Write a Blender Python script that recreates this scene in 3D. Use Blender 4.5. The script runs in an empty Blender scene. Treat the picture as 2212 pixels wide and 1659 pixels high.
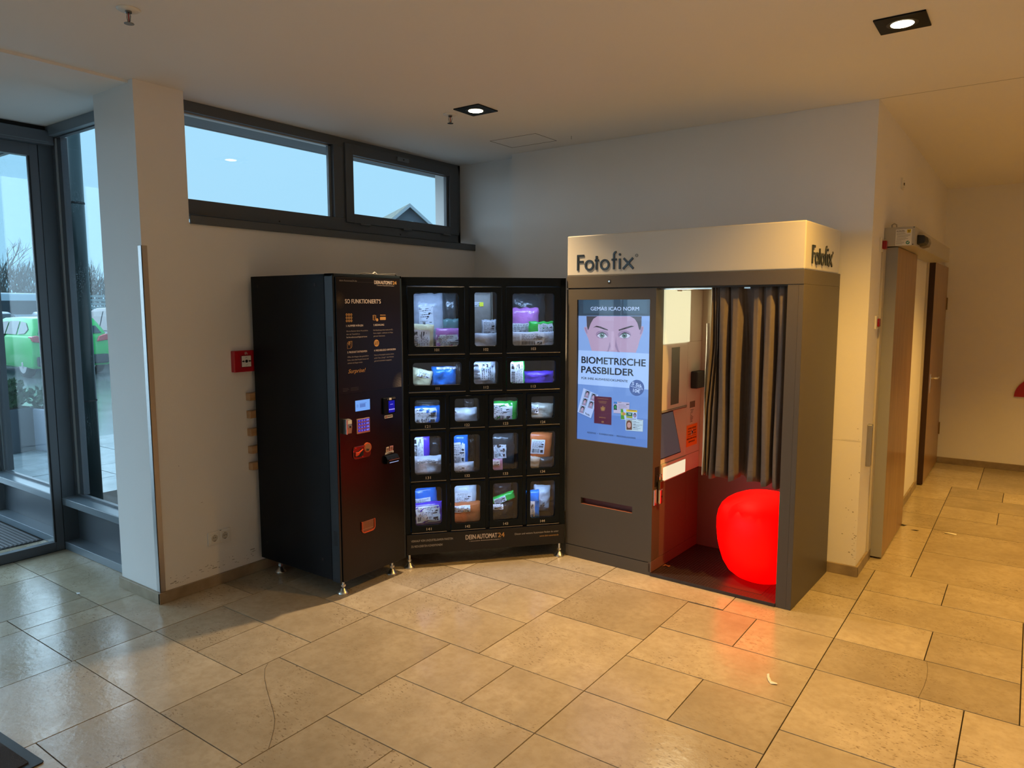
import bpy, bmesh, math, random
from mathutils import Vector, Matrix, noise
C = bpy.context.scene.collection
SC = bpy.context.scene
R_ = math.radians

# ------------------------------------------------------------------ camera, sky, lamps, exposure
cam_d = bpy.data.cameras.new('camera'); cam = bpy.data.objects.new('camera', cam_d); C.objects.link(cam)
yaw, pit, rol = -0.623580816, -0.108304654, -0.001335744
fw = Vector((math.sin(yaw)*math.cos(pit), math.cos(yaw)*math.cos(pit), math.sin(pit)))
rt = Vector((math.cos(yaw), -math.sin(yaw), 0)); up = rt.cross(fw)
r2 = rt*math.cos(rol) + up*math.sin(rol); u2 = -rt*math.sin(rol) + up*math.cos(rol)
mw = Matrix((r2, u2, -fw)).transposed().to_4x4(); mw.translation = (0, 0, 1.6)
cam.matrix_world = mw
cam_d.sensor_width = 36; cam_d.sensor_fit = 'HORIZONTAL'; cam_d.lens = 1563.28452/2212*36
cam_d.clip_start = .05; cam_d.clip_end = 400
SC.camera = cam
SC.view_settings.view_transform = 'Standard'; SC.view_settings.look = 'None'
SC.view_settings.gamma = 1; SC.view_settings.use_curve_mapping = False
SC.view_settings.exposure = 0.0

def lin(c):
    if isinstance(c, str):
        c = [int(c[i:i+2], 16)/255 for i in (0, 2, 4)]
        return tuple(v/12.92 if v <= .04045 else ((v+.055)/1.055)**2.4 for v in c)
    return tuple(c)

w = bpy.data.worlds.new('overcast_sky'); SC.world = w; w.use_nodes = True
nt = w.node_tree; bg = nt.nodes['Background']
tc = nt.nodes.new('ShaderNodeTexCoord'); sx = nt.nodes.new('ShaderNodeSeparateXYZ')
cr = nt.nodes.new('ShaderNodeValToRGB')
nt.links.new(tc.outputs['Generated'], sx.inputs[0]); nt.links.new(sx.outputs['Z'], cr.inputs[0])
cr.color_ramp.elements[0].position = 0.0; cr.color_ramp.elements[0].color = (*lin('a2d4ee'), 1)
cr.color_ramp.elements[1].position = .6; cr.color_ramp.elements[1].color = (*lin('a6dcfb'), 1)
nt.links.new(cr.outputs[0], bg.inputs['Color']); bg.inputs['Strength'].default_value = 1.2

def lamp(name, kind, loc, color, energy, size=.05, rot=(0, 0, 0), cone=None, blend=.5, size_y=None):
    d = bpy.data.lights.new(name, kind); d.color = color; d.energy = energy
    if kind == 'SPOT': d.spot_size = R_(cone); d.spot_blend = blend; d.shadow_soft_size = size
    elif kind == 'AREA':
        d.size = size
        if size_y: d.shape = 'RECTANGLE'; d.size_y = size_y
    else: d.shadow_soft_size = size
    o = bpy.data.objects.new(name, d); C.objects.link(o); o.location = loc; o.rotation_euler = rot
    return o
# broad soft brightness of the overcast sky to the west, the side of the glazed entrance
sun = lamp('overcast_daylight', 'SUN', (-12, -4, 8), (.70, .86, 1.0), 6.0)
sun.data.angle = R_(95); sun.rotation_euler = Vector((.80, .38, -.46)).to_track_quat('-Z', 'Y').to_euler()
WARM = (1.0, .68, .36); GOLD = (1.0, .53, .10)
# recessed ceiling spots: (x, y, colour, watts, cone)
SPOTS = [(-2.71, 3.41, WARM, 225, 100), (-.505, 3.395, GOLD, 180, 124), (-.505, 1.2, (1, .76, .50), 28, 110), (1.7, 3.4, GOLD, 120, 112),
         (1.7, 1.2, (1, .82, .58), 62, 112), (.45, 6.4, GOLD, 190, 104), (1.9, 6.4, GOLD, 60, 110), (-.505, -1.0, (1, .84, .62), 60, 110), (1.7, -1.0, (1, .82, .58), 90, 110)]
for x, y, c, e, cone in SPOTS:
    lamp('downlight_beam', 'SPOT', (x, y, 2.71), c, e*(1.5 if c is GOLD else 1.25), .035, (0, 0, 0), cone, .85)

# ------------------------------------------------------------------ helpers
MATS = {}
def mat(name, col=(.5, .5, .5), rough=.5, metal=0, emit=None, es=1, spec=.5, noise_amt=0, nscale=8, bump=0, bscale=200, coat=0, alpha=1, ncol=None, stretch=None):
    if name in MATS: return MATS[name]
    m = bpy.data.materials.new(name); m.use_nodes = True; MATS[name] = m
    nt = m.node_tree; b = nt.nodes['Principled BSDF']; L = nt.links.new
    c = (*lin(col), 1)
    b.inputs['Base Color'].default_value = c; b.inputs['Roughness'].default_value = rough; b.inputs['Metallic'].default_value = metal
    b.inputs['Specular IOR Level'].default_value = spec; b.inputs['Coat Weight'].default_value = coat; b.inputs['Coat Roughness'].default_value = .05
    if emit is not None:
        b.inputs['Emission Color'].default_value = (*lin(emit), 1); b.inputs['Emission Strength'].default_value = es
    if noise_amt or bump:
        t = nt.nodes.new('ShaderNodeTexCoord'); mp = nt.nodes.new('ShaderNodeMapping'); L(t.outputs['Object'], mp.inputs[0])
        if stretch: mp.inputs['Scale'].default_value = stretch
    if noise_amt:
        n = nt.nodes.new('ShaderNodeTexNoise'); n.inputs['Scale'].default_value = nscale; n.inputs['Detail'].default_value = 6
        L(mp.outputs[0], n.inputs['Vector'])
        mx = nt.nodes.new('ShaderNodeMix'); mx.data_type = 'RGBA'
        c2 = (*lin(ncol), 1) if ncol else (c[0]*(1-noise_amt), c[1]*(1-noise_amt), c[2]*(1-noise_amt), 1)
        mx.inputs[6].default_value = c; mx.inputs[7].default_value = c2
        rm = nt.nodes.new('ShaderNodeMapRange'); rm.inputs[1].default_value = .35; rm.inputs[2].default_value = .7
        L(n.outputs['Fac'], rm.inputs[0]); L(rm.outputs[0], mx.inputs[0]); L(mx.outputs[2], b.inputs['Base Color'])
    if bump:
        n2 = nt.nodes.new('ShaderNodeTexNoise'); n2.inputs['Scale'].default_value = bscale; n2.inputs['Detail'].default_value = 3
        L(mp.outputs[0], n2.inputs['Vector']); bp = nt.nodes.new('ShaderNodeBump'); bp.inputs['Strength'].default_value = bump; bp.inputs['Distance'].default_value = .01
        L(n2.outputs['Fac'], bp.inputs['Height']); L(bp.outputs[0], b.inputs['Normal'])
    return m

def glass(name, tint=(1, 1, 1), drops=False, refl=1.0, haze=0):
    m = bpy.data.materials.new(name); m.use_nodes = True; nt = m.node_tree; L = nt.links.new
    nt.nodes.remove(nt.nodes['Principled BSDF']); out = nt.nodes['Material Output']
    tr = nt.nodes.new('ShaderNodeBsdfTransparent'); tr.inputs[0].default_value = (*tint, 1)
    gl = nt.nodes.new('ShaderNodeBsdfGlossy'); gl.inputs['Roughness'].default_value = .01
    fr = nt.nodes.new('ShaderNodeLayerWeight'); fr.inputs[0].default_value = .5
    pw = nt.nodes.new('ShaderNodeMath'); pw.operation = 'POWER'; pw.inputs[1].default_value = 5; L(fr.outputs['Facing'], pw.inputs[0])
    mu = nt.nodes.new('ShaderNodeMath'); mu.operation = 'MULTIPLY_ADD'; mu.inputs[1].default_value = .9*refl; mu.inputs[2].default_value = .04*refl; L(pw.outputs[0], mu.inputs[0])
    mx = nt.nodes.new('ShaderNodeMixShader'); L(mu.outputs[0], mx.inputs[0]); L(tr.outputs[0], mx.inputs[1]); L(gl.outputs[0], mx.inputs[2])
    last = mx
    if drops:
        t = nt.nodes.new('ShaderNodeTexCoord'); v = nt.nodes.new('ShaderNodeTexVoronoi'); v.inputs['Scale'].default_value = 85
        L(t.outputs['Object'], v.inputs['Vector'])
        n = nt.nodes.new('ShaderNodeTexNoise'); n.inputs['Scale'].default_value = 3.5; L(t.outputs['Object'], n.inputs['Vector'])
        lt = nt.nodes.new('ShaderNodeMath'); lt.operation = 'MULTIPLY_ADD'; lt.inputs[1].default_value = .55; lt.inputs[2].default_value = -.12; L(n.outputs['Fac'], lt.inputs[0])
        c = nt.nodes.new('ShaderNodeMath'); c.operation = 'LESS_THAN'; L(v.outputs['Distance'], c.inputs[0]); L(lt.outputs[0], c.inputs[1])
        k = nt.nodes.new('ShaderNodeMath'); k.operation = 'MULTIPLY'; k.inputs[1].default_value = .16; L(c.outputs[0], k.inputs[0])
        df = nt.nodes.new('ShaderNodeBsdfTranslucent'); df.inputs[0].default_value = (.75, .85, .9, 1)
        m2 = nt.nodes.new('ShaderNodeMixShader'); L(k.outputs[0], m2.inputs[0]); L(mx.outputs[0], m2.inputs[1]); L(df.outputs[0], m2.inputs[2]); last = m2
    L(last.outputs[0], out.inputs[0]); MATS[name] = m
    return m

def tag(o, label=None, cat=None, group=None, kind=None):
    if label: o['label'] = label
    if cat: o['category'] = cat
    if group: o['group'] = group
    if kind: o['kind'] = kind
    return o
def thing(name, label, cat, loc=(0, 0, 0), th=0, group=None):
    o = bpy.data.objects.new(name, None); C.objects.link(o); o.location = loc; o.rotation_euler = (0, 0, R_(th))
    o.empty_display_size = .1
    return tag(o, label, cat, group)

class MB:
    def __init__(s): s.v = []; s.f = []; s.m = []; s.mats = []
    def mi(s, m):
        if m is None: return 0
        if m not in s.mats: s.mats.append(m)
        return s.mats.index(m)
    def add(s, vs, fs, m=None, T=None):
        n = len(s.v); k = s.mi(m)
        for p in vs: s.v.append(tuple(T @ Vector(p)) if T else tuple(p))
        for f in fs: s.f.append([i+n for i in f]); s.m.append(k)
        return s
    def box(s, x0, x1, y0, y1, z0, z1, m=None, T=None):
        v = [(x, y, z) for z in (z0, z1) for y in (y0, y1) for x in (x0, x1)]
        return s.add(v, [(0, 2, 3, 1), (4, 5, 7, 6), (0, 1, 5, 4), (2, 6, 7, 3), (0, 4, 6, 2), (1, 3, 7, 5)], m, T)
    def prism(s, pts, d0, d1, m=None, T=None, axis='y'):
        # 2D polygon (a,b) extruded; axis y: (a,y,b); axis x: (x,a,b); axis z: (a,b,z)
        n = len(pts); g = {'y': lambda a, b, d: (a, d, b), 'x': lambda a, b, d: (d, a, b), 'z': lambda a, b, d: (a, b, d)}[axis]
        v = [g(a, b, d0) for a, b in pts] + [g(a, b, d1) for a, b in pts]
        f = [list(range(n)), list(range(2*n-1, n-1, -1))] + [(i, i+n, (i+1) % n+n, (i+1) % n) for i in range(n)]
        return s.add(v, f, m, T)
    def lathe(s, prof, c=(0, 0, 0), n=24, m=None, T=None, axis='z', sy=1):
        v = []; f = []
        for r, z in prof:
            for i in range(n):
                a = 2*math.pi*i/n; x, y = r*math.cos(a), r*math.sin(a)*sy
                p = {'z': (x, y, z), 'y': (x, z, y), 'x': (z, x, y)}[axis]
                v.append((p[0]+c[0], p[1]+c[1], p[2]+c[2]))
        for j in range(len(prof)-1):
            for i in range(n): f.append((j*n+i, j*n+(i+1) % n, (j+1)*n+(i+1) % n, (j+1)*n+i))
        f.append(list(range(n))[::-1]); k = (len(prof)-1)*n; f.append([k+i for i in range(n)])
        return s.add(v, f, m, T)
    def cyl(s, c, r, h, n=16, m=None, T=None, axis='z'): return s.lathe([(r, 0), (r, h)], c, n, m, T, axis)
    def tube(s, pts, r, n=8, m=None, T=None, closed=False):
        pts = [Vector(p) for p in pts]; v = []; f = []; N = len(pts)
        for i, p in enumerate(pts):
            if closed: d = pts[(i+1) % N]-pts[i-1]
            else: d = pts[min(i+1, N-1)]-pts[max(i-1, 0)]
            d.normalize(); a = d.orthogonal() if abs(d.z) > .98 else Vector((0, 0, 1)).cross(d); a.normalize(); b2 = d.cross(a)
            rr = r[i] if isinstance(r, (list, tuple)) else r
            for k in range(n):
                t = 2*math.pi*k/n; v.append(p + a*math.cos(t)*rr + b2*math.sin(t)*rr)
        for i in range(N if closed else N-1):
            j = (i+1) % N
            for k in range(n): f.append((i*n+k, i*n+(k+1) % n, j*n+(k+1) % n, j*n+k))
        if not closed: f.append(list(range(n))[::-1]); f.append([(N-1)*n+k for k in range(n)])
        return s.add(v, f, m, T)
    def stroke(s, pts, w, d0, d1, m=None, T=None, closed=False):
        # flat band of width w along a 2D path (a,b), extruded from d0 to d1 in y
        n = len(pts); L = []; Rr = []
        for i in range(n):
            if closed: p0, p1, p2 = pts[i-1], pts[i], pts[(i+1) % n]
            else: p0, p1, p2 = pts[max(i-1, 0)], pts[i], pts[min(i+1, n-1)]
            dx, dy = p2[0]-p0[0], p2[1]-p0[1]; l = math.hypot(dx, dy) or 1; nx, ny = -dy/l*w/2, dx/l*w/2
            L.append((p1[0]+nx, p1[1]+ny)); Rr.append((p1[0]-nx, p1[1]-ny))
        v = [(a, d0, b) for a, b in L]+[(a, d0, b) for a, b in Rr]+[(a, d1, b) for a, b in L]+[(a, d1, b) for a, b in Rr]; f = []
        for i in range(n if closed else n-1):
            j = (i+1) % n
            f += [(i, j, n+j, n+i), (2*n+i, 3*n+i, 3*n+j, 2*n+j), (i, 2*n+i, 2*n+j, j), (n+i, n+j, 3*n+j, 3*n+i)]
        if not closed: f += [(0, n, 3*n, 2*n), (n-1, 3*n-1, 4*n-1, 2*n-1)]
        return s.add(v, f, m, T)
    def build(s, name, m=None, parent=None, bevel=0, smooth=False, seg=2, sub=0, loc=None):
        me = bpy.data.meshes.new(name); me.from_pydata(s.v, [], s.f)
        ml = s.mats if s.mats else [m]
        if s.mats and m is not None and m not in ml: ml = ml+[m]
        for x in ml: me.materials.append(x)
        if s.mats:
            for p, k in zip(me.polygons, s.m): p.material_index = k
        bm = bmesh.new(); bm.from_mesh(me); bmesh.ops.recalc_face_normals(bm, faces=bm.faces); bm.to_mesh(me); bm.free()
        if smooth:
            for p in me.polygons: p.use_smooth = True
        o = bpy.data.objects.new(name, me); C.objects.link(o)
        if parent: o.parent = parent
        if loc: o.location = loc
        if bevel:
            b = o.modifiers.new('bevel', 'BEVEL'); b.width = bevel; b.segments = seg; b.limit_method = 'ANGLE'; b.angle_limit = R_(40)
        if sub: k = o.modifiers.new('sub', 'SUBSURF'); k.levels = sub; k.render_levels = sub
        return o
def box(name, x0, x1, y0, y1, z0, z1, m, parent=None, bevel=0, **k): return MB().box(x0, x1, y0, y1, z0, z1).build(name, m, parent, bevel, **k)
def arc(cx, cy, r, a0, a1, n=12, ry=None): return [(cx+r*math.cos(R_(a0+(a1-a0)*i/n)), cy+(ry or r)*math.sin(R_(a0+(a1-a0)*i/n))) for i in range(n+1)]
def rrect(x0, x1, z0, z1, r, n=5):
    return arc(x1-r, z1-r, r, 0, 90, n)+arc(x0+r, z1-r, r, 90, 180, n)+arc(x0+r, z0+r, r, 180, 270, n)+arc(x1-r, z0+r, r, 270, 360, n)
def ring_panel(mb, x0, x1, z0, z1, inner, y0, y1, m=None):
    # rectangular plate with a hole shaped by 'inner' (list of a,b, counter-clockwise)
    cx = (min(p[0] for p in inner)+max(p[0] for p in inner))/2; cz = (min(p[1] for p in inner)+max(p[1] for p in inner))/2
    ins = []; n0 = len(inner)
    for i, p in enumerate(inner): ins.append(p)
    outs = []
    for (a, b) in ins:
        # nearest rectangle border point in the direction of the bigger relative offset
        dx, dz = a-cx, b-cz
        hx, hz = (max(q[0] for q in ins)-cx), (max(q[1] for q in ins)-cz)
        fx, fz = dx/hx, dz/hz
        k = max(abs(fx), abs(fz)) or 1
        fx, fz = fx/k, fz/k
        ox = cx+(fx*(x1-cx) if fx > 0 else fx*(cx-x0)); oz = cz+(fz*(z1-cz) if fz > 0 else fz*(cz-z0))
        outs.append((ox, oz))
    # snap corners
    for cxn, czn in ((x1, z1), (x0, z1), (x0, z0), (x1, z0)):
        j = min(range(len(outs)), key=lambda i: abs(outs[i][0]-cxn)+abs(outs[i][1]-czn)); outs[j] = (cxn, czn)
    n = len(ins)
    v = [(a, y0, b) for a, b in ins]+[(a, y0, b) for a, b in outs]+[(a, y1, b) for a, b in ins]+[(a, y1, b) for a, b in outs]; f = []
    for i in range(n):
        j = (i+1) % n
        f += [(i, j, n+j, n+i), (2*n+i, 3*n+i, 3*n+j, 2*n+j), (i, 2*n+i, 2*n+j, j), (n+i, n+j, 3*n+j, 3*n+i)]
    return mb.add(v, f, m)

def text(s, parent, u, z, w, h, m, y=-.001, name='lettering', bold=0, align='L', rot=0, T=None, shear=0):
    """flat lettering: left edge u, baseline z, total width w, cap height h"""
    cu = bpy.data.curves.new('t', 'FONT'); cu.body = s; cu.size = 1; cu.resolution_u = 3; cu.shear = shear
    o = bpy.data.objects.new('t', cu); C.objects.link(o)
    dg = bpy.context.evaluated_depsgraph_get(); me = bpy.data.meshes.new_from_object(o.evaluated_get(dg))
    bpy.data.objects.remove(o); bpy.data.curves.remove(cu)
    xs = [v.co.x for v in me.vertices]; x0, x1 = min(xs), max(xs)
    sz = h/.72; sx_ = (w/(x1-x0)) if w else sz
    W = (x1-x0)*sx_; off = {'L': 0, 'C': -W/2, 'R': -W}[align]
    c, sn = math.cos(R_(rot)), math.sin(R_(rot))
    for v in me.vertices:
        a = (v.co.x-x0)*sx_+off; b = v.co.y*sz
        a, b = a*c-b*sn, a*sn+b*c
        p = Vector((u+a, y, z+b)); v.co = T @ p if T else p
    if bold:   # heavier strokes: shifted copies of the same flat glyphs
        d = bold*sz*.62; vs = [v.co.copy() for v in me.vertices]; fs = [list(p.vertices) for p in me.polygons]; n = len(vs); V = []; F = []
        for k, (da, db) in enumerate(((-d, -d*.6), (d, -d*.6), (-d, d*.6), (d, d*.6), (0, 0))):
            sh = (T.to_3x3() @ Vector((da, -.00007*k, db))) if T else Vector((da, -.00007*k, db))
            V += [tuple(p+sh) for p in vs]; F += [[i+k*n for i in f] for f in fs]
        me = bpy.data.meshes.new(name); me.from_pydata(V, [], F)
    me.materials.append(m); me.name = name
    o = bpy.data.objects.new(name, me); C.objects.link(o); o.parent = parent
    return o
# ------------------------------------------------------------------ materials
WALL = mat('white_plaster', (.80, .79, .77), .75, bump=.06, bscale=180, noise_amt=.05, nscale=1.2)
CEIL = mat('ceiling_paint', (.80, .79, .77), .85, bump=.04, bscale=220)
FRAME = mat('anthracite_aluminium', (.085, .098, .115), .38, spec=.5)
FRAMEL = mat('grey_aluminium', (.15, .185, .215), .33)
STEEL = mat('brushed_steel', (.42, .41, .40), .42, 1)
ZINC = mat('zinc_plated_steel', (.72, .72, .68), .3, 1)
CHROME = mat('chrome', (.8, .8, .8), .12, 1)
BLK = mat('black_powder_coat', (.0025, .0045, .007), .4, spec=.14, bump=.03, bscale=500)
BLKG = mat('black_gloss_door', (.004, .0035, .004), .27, spec=.32)
DARK = mat('dark_gap', (.004, .004, .005), .7)
RUB = mat('black_rubber', (.015, .015, .016), .6)
WHITE = mat('white_plastic', (.75, .74, .70), .35)
RED = mat('signal_red_plastic', (.42, .008, .02), .35)
OAK = mat('oak_veneer', (.33, .175, .06), .38, noise_amt=1, nscale=9, ncol=(.19, .09, .03), stretch=(6, 6, .3), coat=.25)
BEECH = mat('beech_wood', (.50, .30, .15), .45, noise_amt=1, nscale=14, ncol=(.38, .21, .09), stretch=(1, .3, 3))
GREYP = mat('grey_painted_steel', (.30, .30, .29), .4)
STONEB = mat('limestone_skirting', (.33, .26, .17), .45, noise_amt=1, nscale=9, ncol=(.20, .15, .09))
PAPER = mat('paper', (.75, .74, .70), .6)
GLS = glass('window_glass', (.97, .99, 1.0), refl=.9)
GLSD = glass('rain_spotted_glass', (.95, .985, 1.0), drops=True, refl=.30)
GLSS = glass('screen_cover', (.97, .98, 1.0), refl=.35)
GLSC = glass('clear_pane', (.97, .98, 1.0), refl=1.0)

def tile_material():
    m = bpy.data.materials.new('limestone_floor'); m.use_nodes = True; nt = m.node_tree; L = nt.links.new; N = nt.nodes.new
    b = nt.nodes['Principled BSDF']
    t = N('ShaderNodeTexCoord'); oi = N('ShaderNodeObjectInfo')
    ml = N('ShaderNodeVectorMath'); ml.operation = 'MULTIPLY_ADD'; ml.inputs[1].default_value = (1, 1, 1)
    cmb = N('ShaderNodeCombineXYZ'); mu = N('ShaderNodeMath'); mu.operation = 'MULTIPLY'; mu.inputs[1].default_value = 37
    L(oi.outputs['Random'], mu.inputs[0]); L(mu.outputs[0], cmb.inputs[0]); L(mu.outputs[0], cmb.inputs[1]); L(mu.outputs[0], cmb.inputs[2])
    L(t.outputs['Object'], ml.inputs[0]); L(cmb.outputs[0], ml.inputs[2])
    def noi(scale, detail, a, bb, src=ml.outputs[0], rough=.6):
        n = N('ShaderNodeTexNoise'); n.inputs['Scale'].default_value = scale; n.inputs['Detail'].default_value = detail; n.inputs['Roughness'].default_value = rough
        L(src, n.inputs['Vector']); r = N('ShaderNodeMapRange'); r.inputs[1].default_value = a; r.inputs[2].default_value = bb; L(n.outputs['Fac'], r.inputs[0]); return r.outputs[0]
    def mix(fac, c1, c2, k=None):
        x = N('ShaderNodeMix'); x.data_type = 'RGBA'
        for i, c in ((6, c1), (7, c2)):
            if isinstance(c, tuple): x.inputs[i].default_value = (*c, 1)
            else: L(c, x.inputs[i])
        if k is not None:
            q = N('ShaderNodeMath'); q.operation = 'MULTIPLY'; q.inputs[1].default_value = k; L(fac, q.inputs[0]); fac = q.outputs[0]
        L(fac, x.inputs[0]); return x.outputs[2]
    cloud = noi(3.2, 5, .3, .72); fine = noi(28, 6, .42, .75)
    base = mix(cloud, (.53, .455, .33), (.365, .305, .21))
    base = mix(fine, base, (.33, .265, .17), .55)
    # darker or paler slab as a whole
    tone = N('ShaderNodeValToRGB'); tone.color_ramp.elements[0].color = (.80, .79, .77, 1); tone.color_ramp.elements[1].color = (1.08, 1.08, 1.08, 1); L(oi.outputs['Random'], tone.inputs[0])
    mm = N('ShaderNodeMix'); mm.data_type = 'RGBA'; mm.blend_type = 'MULTIPLY'; mm.inputs[0].default_value = 1; L(base, mm.inputs[6]); L(tone.outputs[0], mm.inputs[7]); base = mm.outputs[2]
    # pits and flecks gathered in patches
    mp = N('ShaderNodeMapping'); mp.inputs['Scale'].default_value = (1, 1.9, 1); L(ml.outputs[0], mp.inputs[0])
    fl = noi(62, 3, .605, .65, mp.outputs[0], .5); patch = noi(2.6, 3, .46, .62)
    mu2 = N('ShaderNodeMath'); mu2.operation = 'MULTIPLY'; L(fl, mu2.inputs[0]); L(patch, mu2.inputs[1])
    base = mix(mu2.outputs[0], base, (.13, .09, .05), .7)
    L(base, b.inputs['Base Color'])
    rr = N('ShaderNodeMapRange'); rr.inputs[1].default_value = 0; rr.inputs[2].default_value = 1; rr.inputs[3].default_value = .12; rr.inputs[4].default_value = .26; L(cloud, rr.inputs[0]); L(rr.outputs[0], b.inputs['Roughness'])
    bp = N('ShaderNodeBump'); bp.inputs['Strength'].default_value = .12; bp.inputs['Distance'].default_value = .004; L(fine, bp.inputs['Height']); L(bp.outputs[0], b.inputs['Normal'])
    b.inputs['Specular IOR Level'].default_value = .5
    return m
TILE = tile_material()
GROUT = mat('dark_grout', (.022, .016, .011), .9)

def struct(name, o): o['kind'] = 'structure'; o.name = name; return o
H = 2.73
# ------------------------------------------------------------------ floor of limestone slabs
fl = struct('floor', box('floor', -6.45, 3.2, -3.6, 8.5, -.06, -.006, GROUT))
T = []
def t(x0, x1, y0, y1): T.append((x0, x1, y0, y1))
for a in [(-5.11, -4.72, 1.74, 2.05), (-4.72, -3.98, 1.74, 2.05), (-3.98, -3.44, 1.74, 2.31), (-5.11, -4.72, 1.0, 1.74), (-4.72, -4.17, 1.0, 1.74), (-4.17, -3.98, 1.37, 1.74), (-4.17, -3.98, 1.0, 1.37),
    (-3.98, -3.80, 1.37, 1.74), (-3.80, -3.44, 1.37, 1.74), (-3.98, -3.44, 1.0, 1.37), (-3.44, -2.89, .6, 1.38), (-2.89, -2.53, 1.01, 1.38), (-2.53, -2.16, 1.01, 1.38), (-2.89, -2.16, .6, 1.01),
    (-3.44, -2.71, 1.38, 1.75), (-2.71, -2.16, 1.38, 1.94), (-3.44, -3.07, 1.75, 2.12), (-3.07, -2.71, 1.75, 2.12), (-3.76, -3.44, 2.31, 2.88), (-3.44, -2.71, 2.12, 2.50), (-2.71, -2.16, 1.94, 2.50),
    (-3.44, -3.07, 2.5, 2.88), (-3.07, -2.73, 2.5, 2.89), (-3.76, -3.44, 2.88, 3.65), (-3.44, -2.73, 2.88, 3.27), (-2.73, -2.36, 2.89, 3.27), (-2.36, -1.99, 2.89, 3.27), (-2.73, -1.99, 2.5, 2.89), (-3.44, -2.73, 3.27, 3.65),
    (-2.73, -1.99, 3.27, 3.65), (-3.76, -3.07, 3.65, 4.7), (-3.07, -2.73, 3.65, 4.7), (-2.73, -2.37, 3.65, 4.56), (-2.37, -1.99, 3.65, 4.56), (-1.99, -1.24, 3.63, 4.18), (-1.99, -1.24, 4.18, 4.56), (-1.24, -.69, 3.62, 4.18), (-1.24, -.69, 4.18, 4.73),
    (-2.16, -1.43, 1.75, 2.13), (-2.16, -1.79, 2.13, 2.5), (-1.79, -1.43, 2.13, 2.5), (-2.16, -1.79, 1.2, 1.75), (-1.79, -1.43, 1.2, 1.75), (-1.99, -1.43, 2.5, 3.07), (-1.99, -1.43, 3.07, 3.63),
    (-1.43, -.69, 2.13, 2.5), (-1.43, -1.06, 2.5, 2.88), (-1.06, -.69, 2.5, 2.88), (-1.43, -.69, 2.88, 3.25), (-1.43, -1.06, 3.25, 3.62), (-1.06, -.69, 3.25, 3.62), (-1.43, -.69, 1.7, 2.13),
    (-.69, -.13, 2.69, 3.25), (-.13, .6, 2.87, 3.25), (-.69, -.13, 2.1, 2.69), (-.13, .6, 2.3, 2.87), (-.69, .05, 3.25, 3.62), (-.69, -.31, 3.62, 3.98), (-.31, .05, 3.62, 3.98), (-.69, .05, 3.98, 4.36),
    (-.69, -.31, 4.36, 4.73), (-.31, .6, 4.36, 4.73), (.05, .6, 3.25, 3.8), (.05, .6, 3.8, 4.36),
    (-.8, -.5, 4.73, 5.10), (-.8, -.5, 5.10, 5.48), (-.8, -.5, 5.48, 5.86), (-.8, -.5, 5.86, 6.24), (-.8, -.5, 6.24, 6.8), (-.8, -.5, 6.8, 7.36),
    (-.5, .6, 4.73, 5.29), (-.5, .6, 5.29, 5.86), (-.5, .6, 5.86, 6.24), (-.5, -.13, 6.24, 6.61), (-.13, .6, 6.24, 6.61), (-.5, .6, 6.61, 6.99), (-.5, -.12, 6.99, 7.37), (-.12, .6, 6.99, 7.37),
    (-.8, -.31, 7.36, 7.74), (-.8, -.31, 7.74, 8.12), (-.8, -.31, 8.12, 8.44), (-.31, .6, 7.37, 7.93), (-.31, .6, 7.93, 8.44)]: t(*a)
random.seed(5)
# the part of the hall outside the frame
y = -3.6
while y < 8.4:
    x = .6
    while x < 3.1:
        t(x, min(x+.75, 3.2), y, min(y+.55, 8.44)); x += .75
    y += .55
for (X0, X1, Y1) in ((-5.11, -3.44, 1.0), (-3.44, -2.16, .6), (-2.16, -1.43, 1.2), (-1.43, -.69, 1.7), (-.69, .6, 2.1)):
    y = Y1
    while y > -3.55:
        y0 = max(y-.56, -3.6); n = 2
        for i in range(n): t(X0+(X1-X0)*i/n, X0+(X1-X0)*(i+1)/n, y0, y)
        y = y0
T = [q for q in T if q[3]-q[2] > .02]
g = .0024
for k, (x0, x1, y0, y1) in enumerate(T):
    if (x0, x1, y0, y1) == (-.13, .6, 2.3, 2.87): pass
    dz = random.uniform(-.0006, .0002)
    o = box('tile', x0+g, x1-g, y0+g, y1-g, -.012, dz, TILE, fl)
# vestibule floor strip beyond the glass door
for i in range(4): box('tile', -5.43, -5.16, -.9+i*.74+g, -.9+(i+1)*.74-g, -.012, 0, TILE, fl)
# cracks in three slabs
CRK1 = [(-2.706, 1.878), (-2.672, 1.837), (-2.608, 1.789), (-2.529, 1.742), (-2.44, 1.694), (-2.355, 1.649), (-2.302, 1.618), (-2.251, 1.576), (-2.203, 1.53), (-2.164, 1.49)]
CRK2 = [(-.298, 3.613), (-.287, 3.543), (-.281, 3.454), (-.282, 3.364), (-.287, 3.29), (-.29, 3.246), (-.282, 3.238), (-.272, 3.14)]
CR = mat('crack', (.05, .035, .02), .9)
def crack(pts, wd=.0022): MB().stroke([(a, b) for a, b in pts], wd, .0003, .0006, CR, Matrix(((1, 0, 0, 0), (0, 0, 1, 0), (0, 1, 0, 0), (0, 0, 0, 1)))).build('crack', CR, fl)
crack(CRK1, .0016)
crack(CRK2, .0012)

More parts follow.
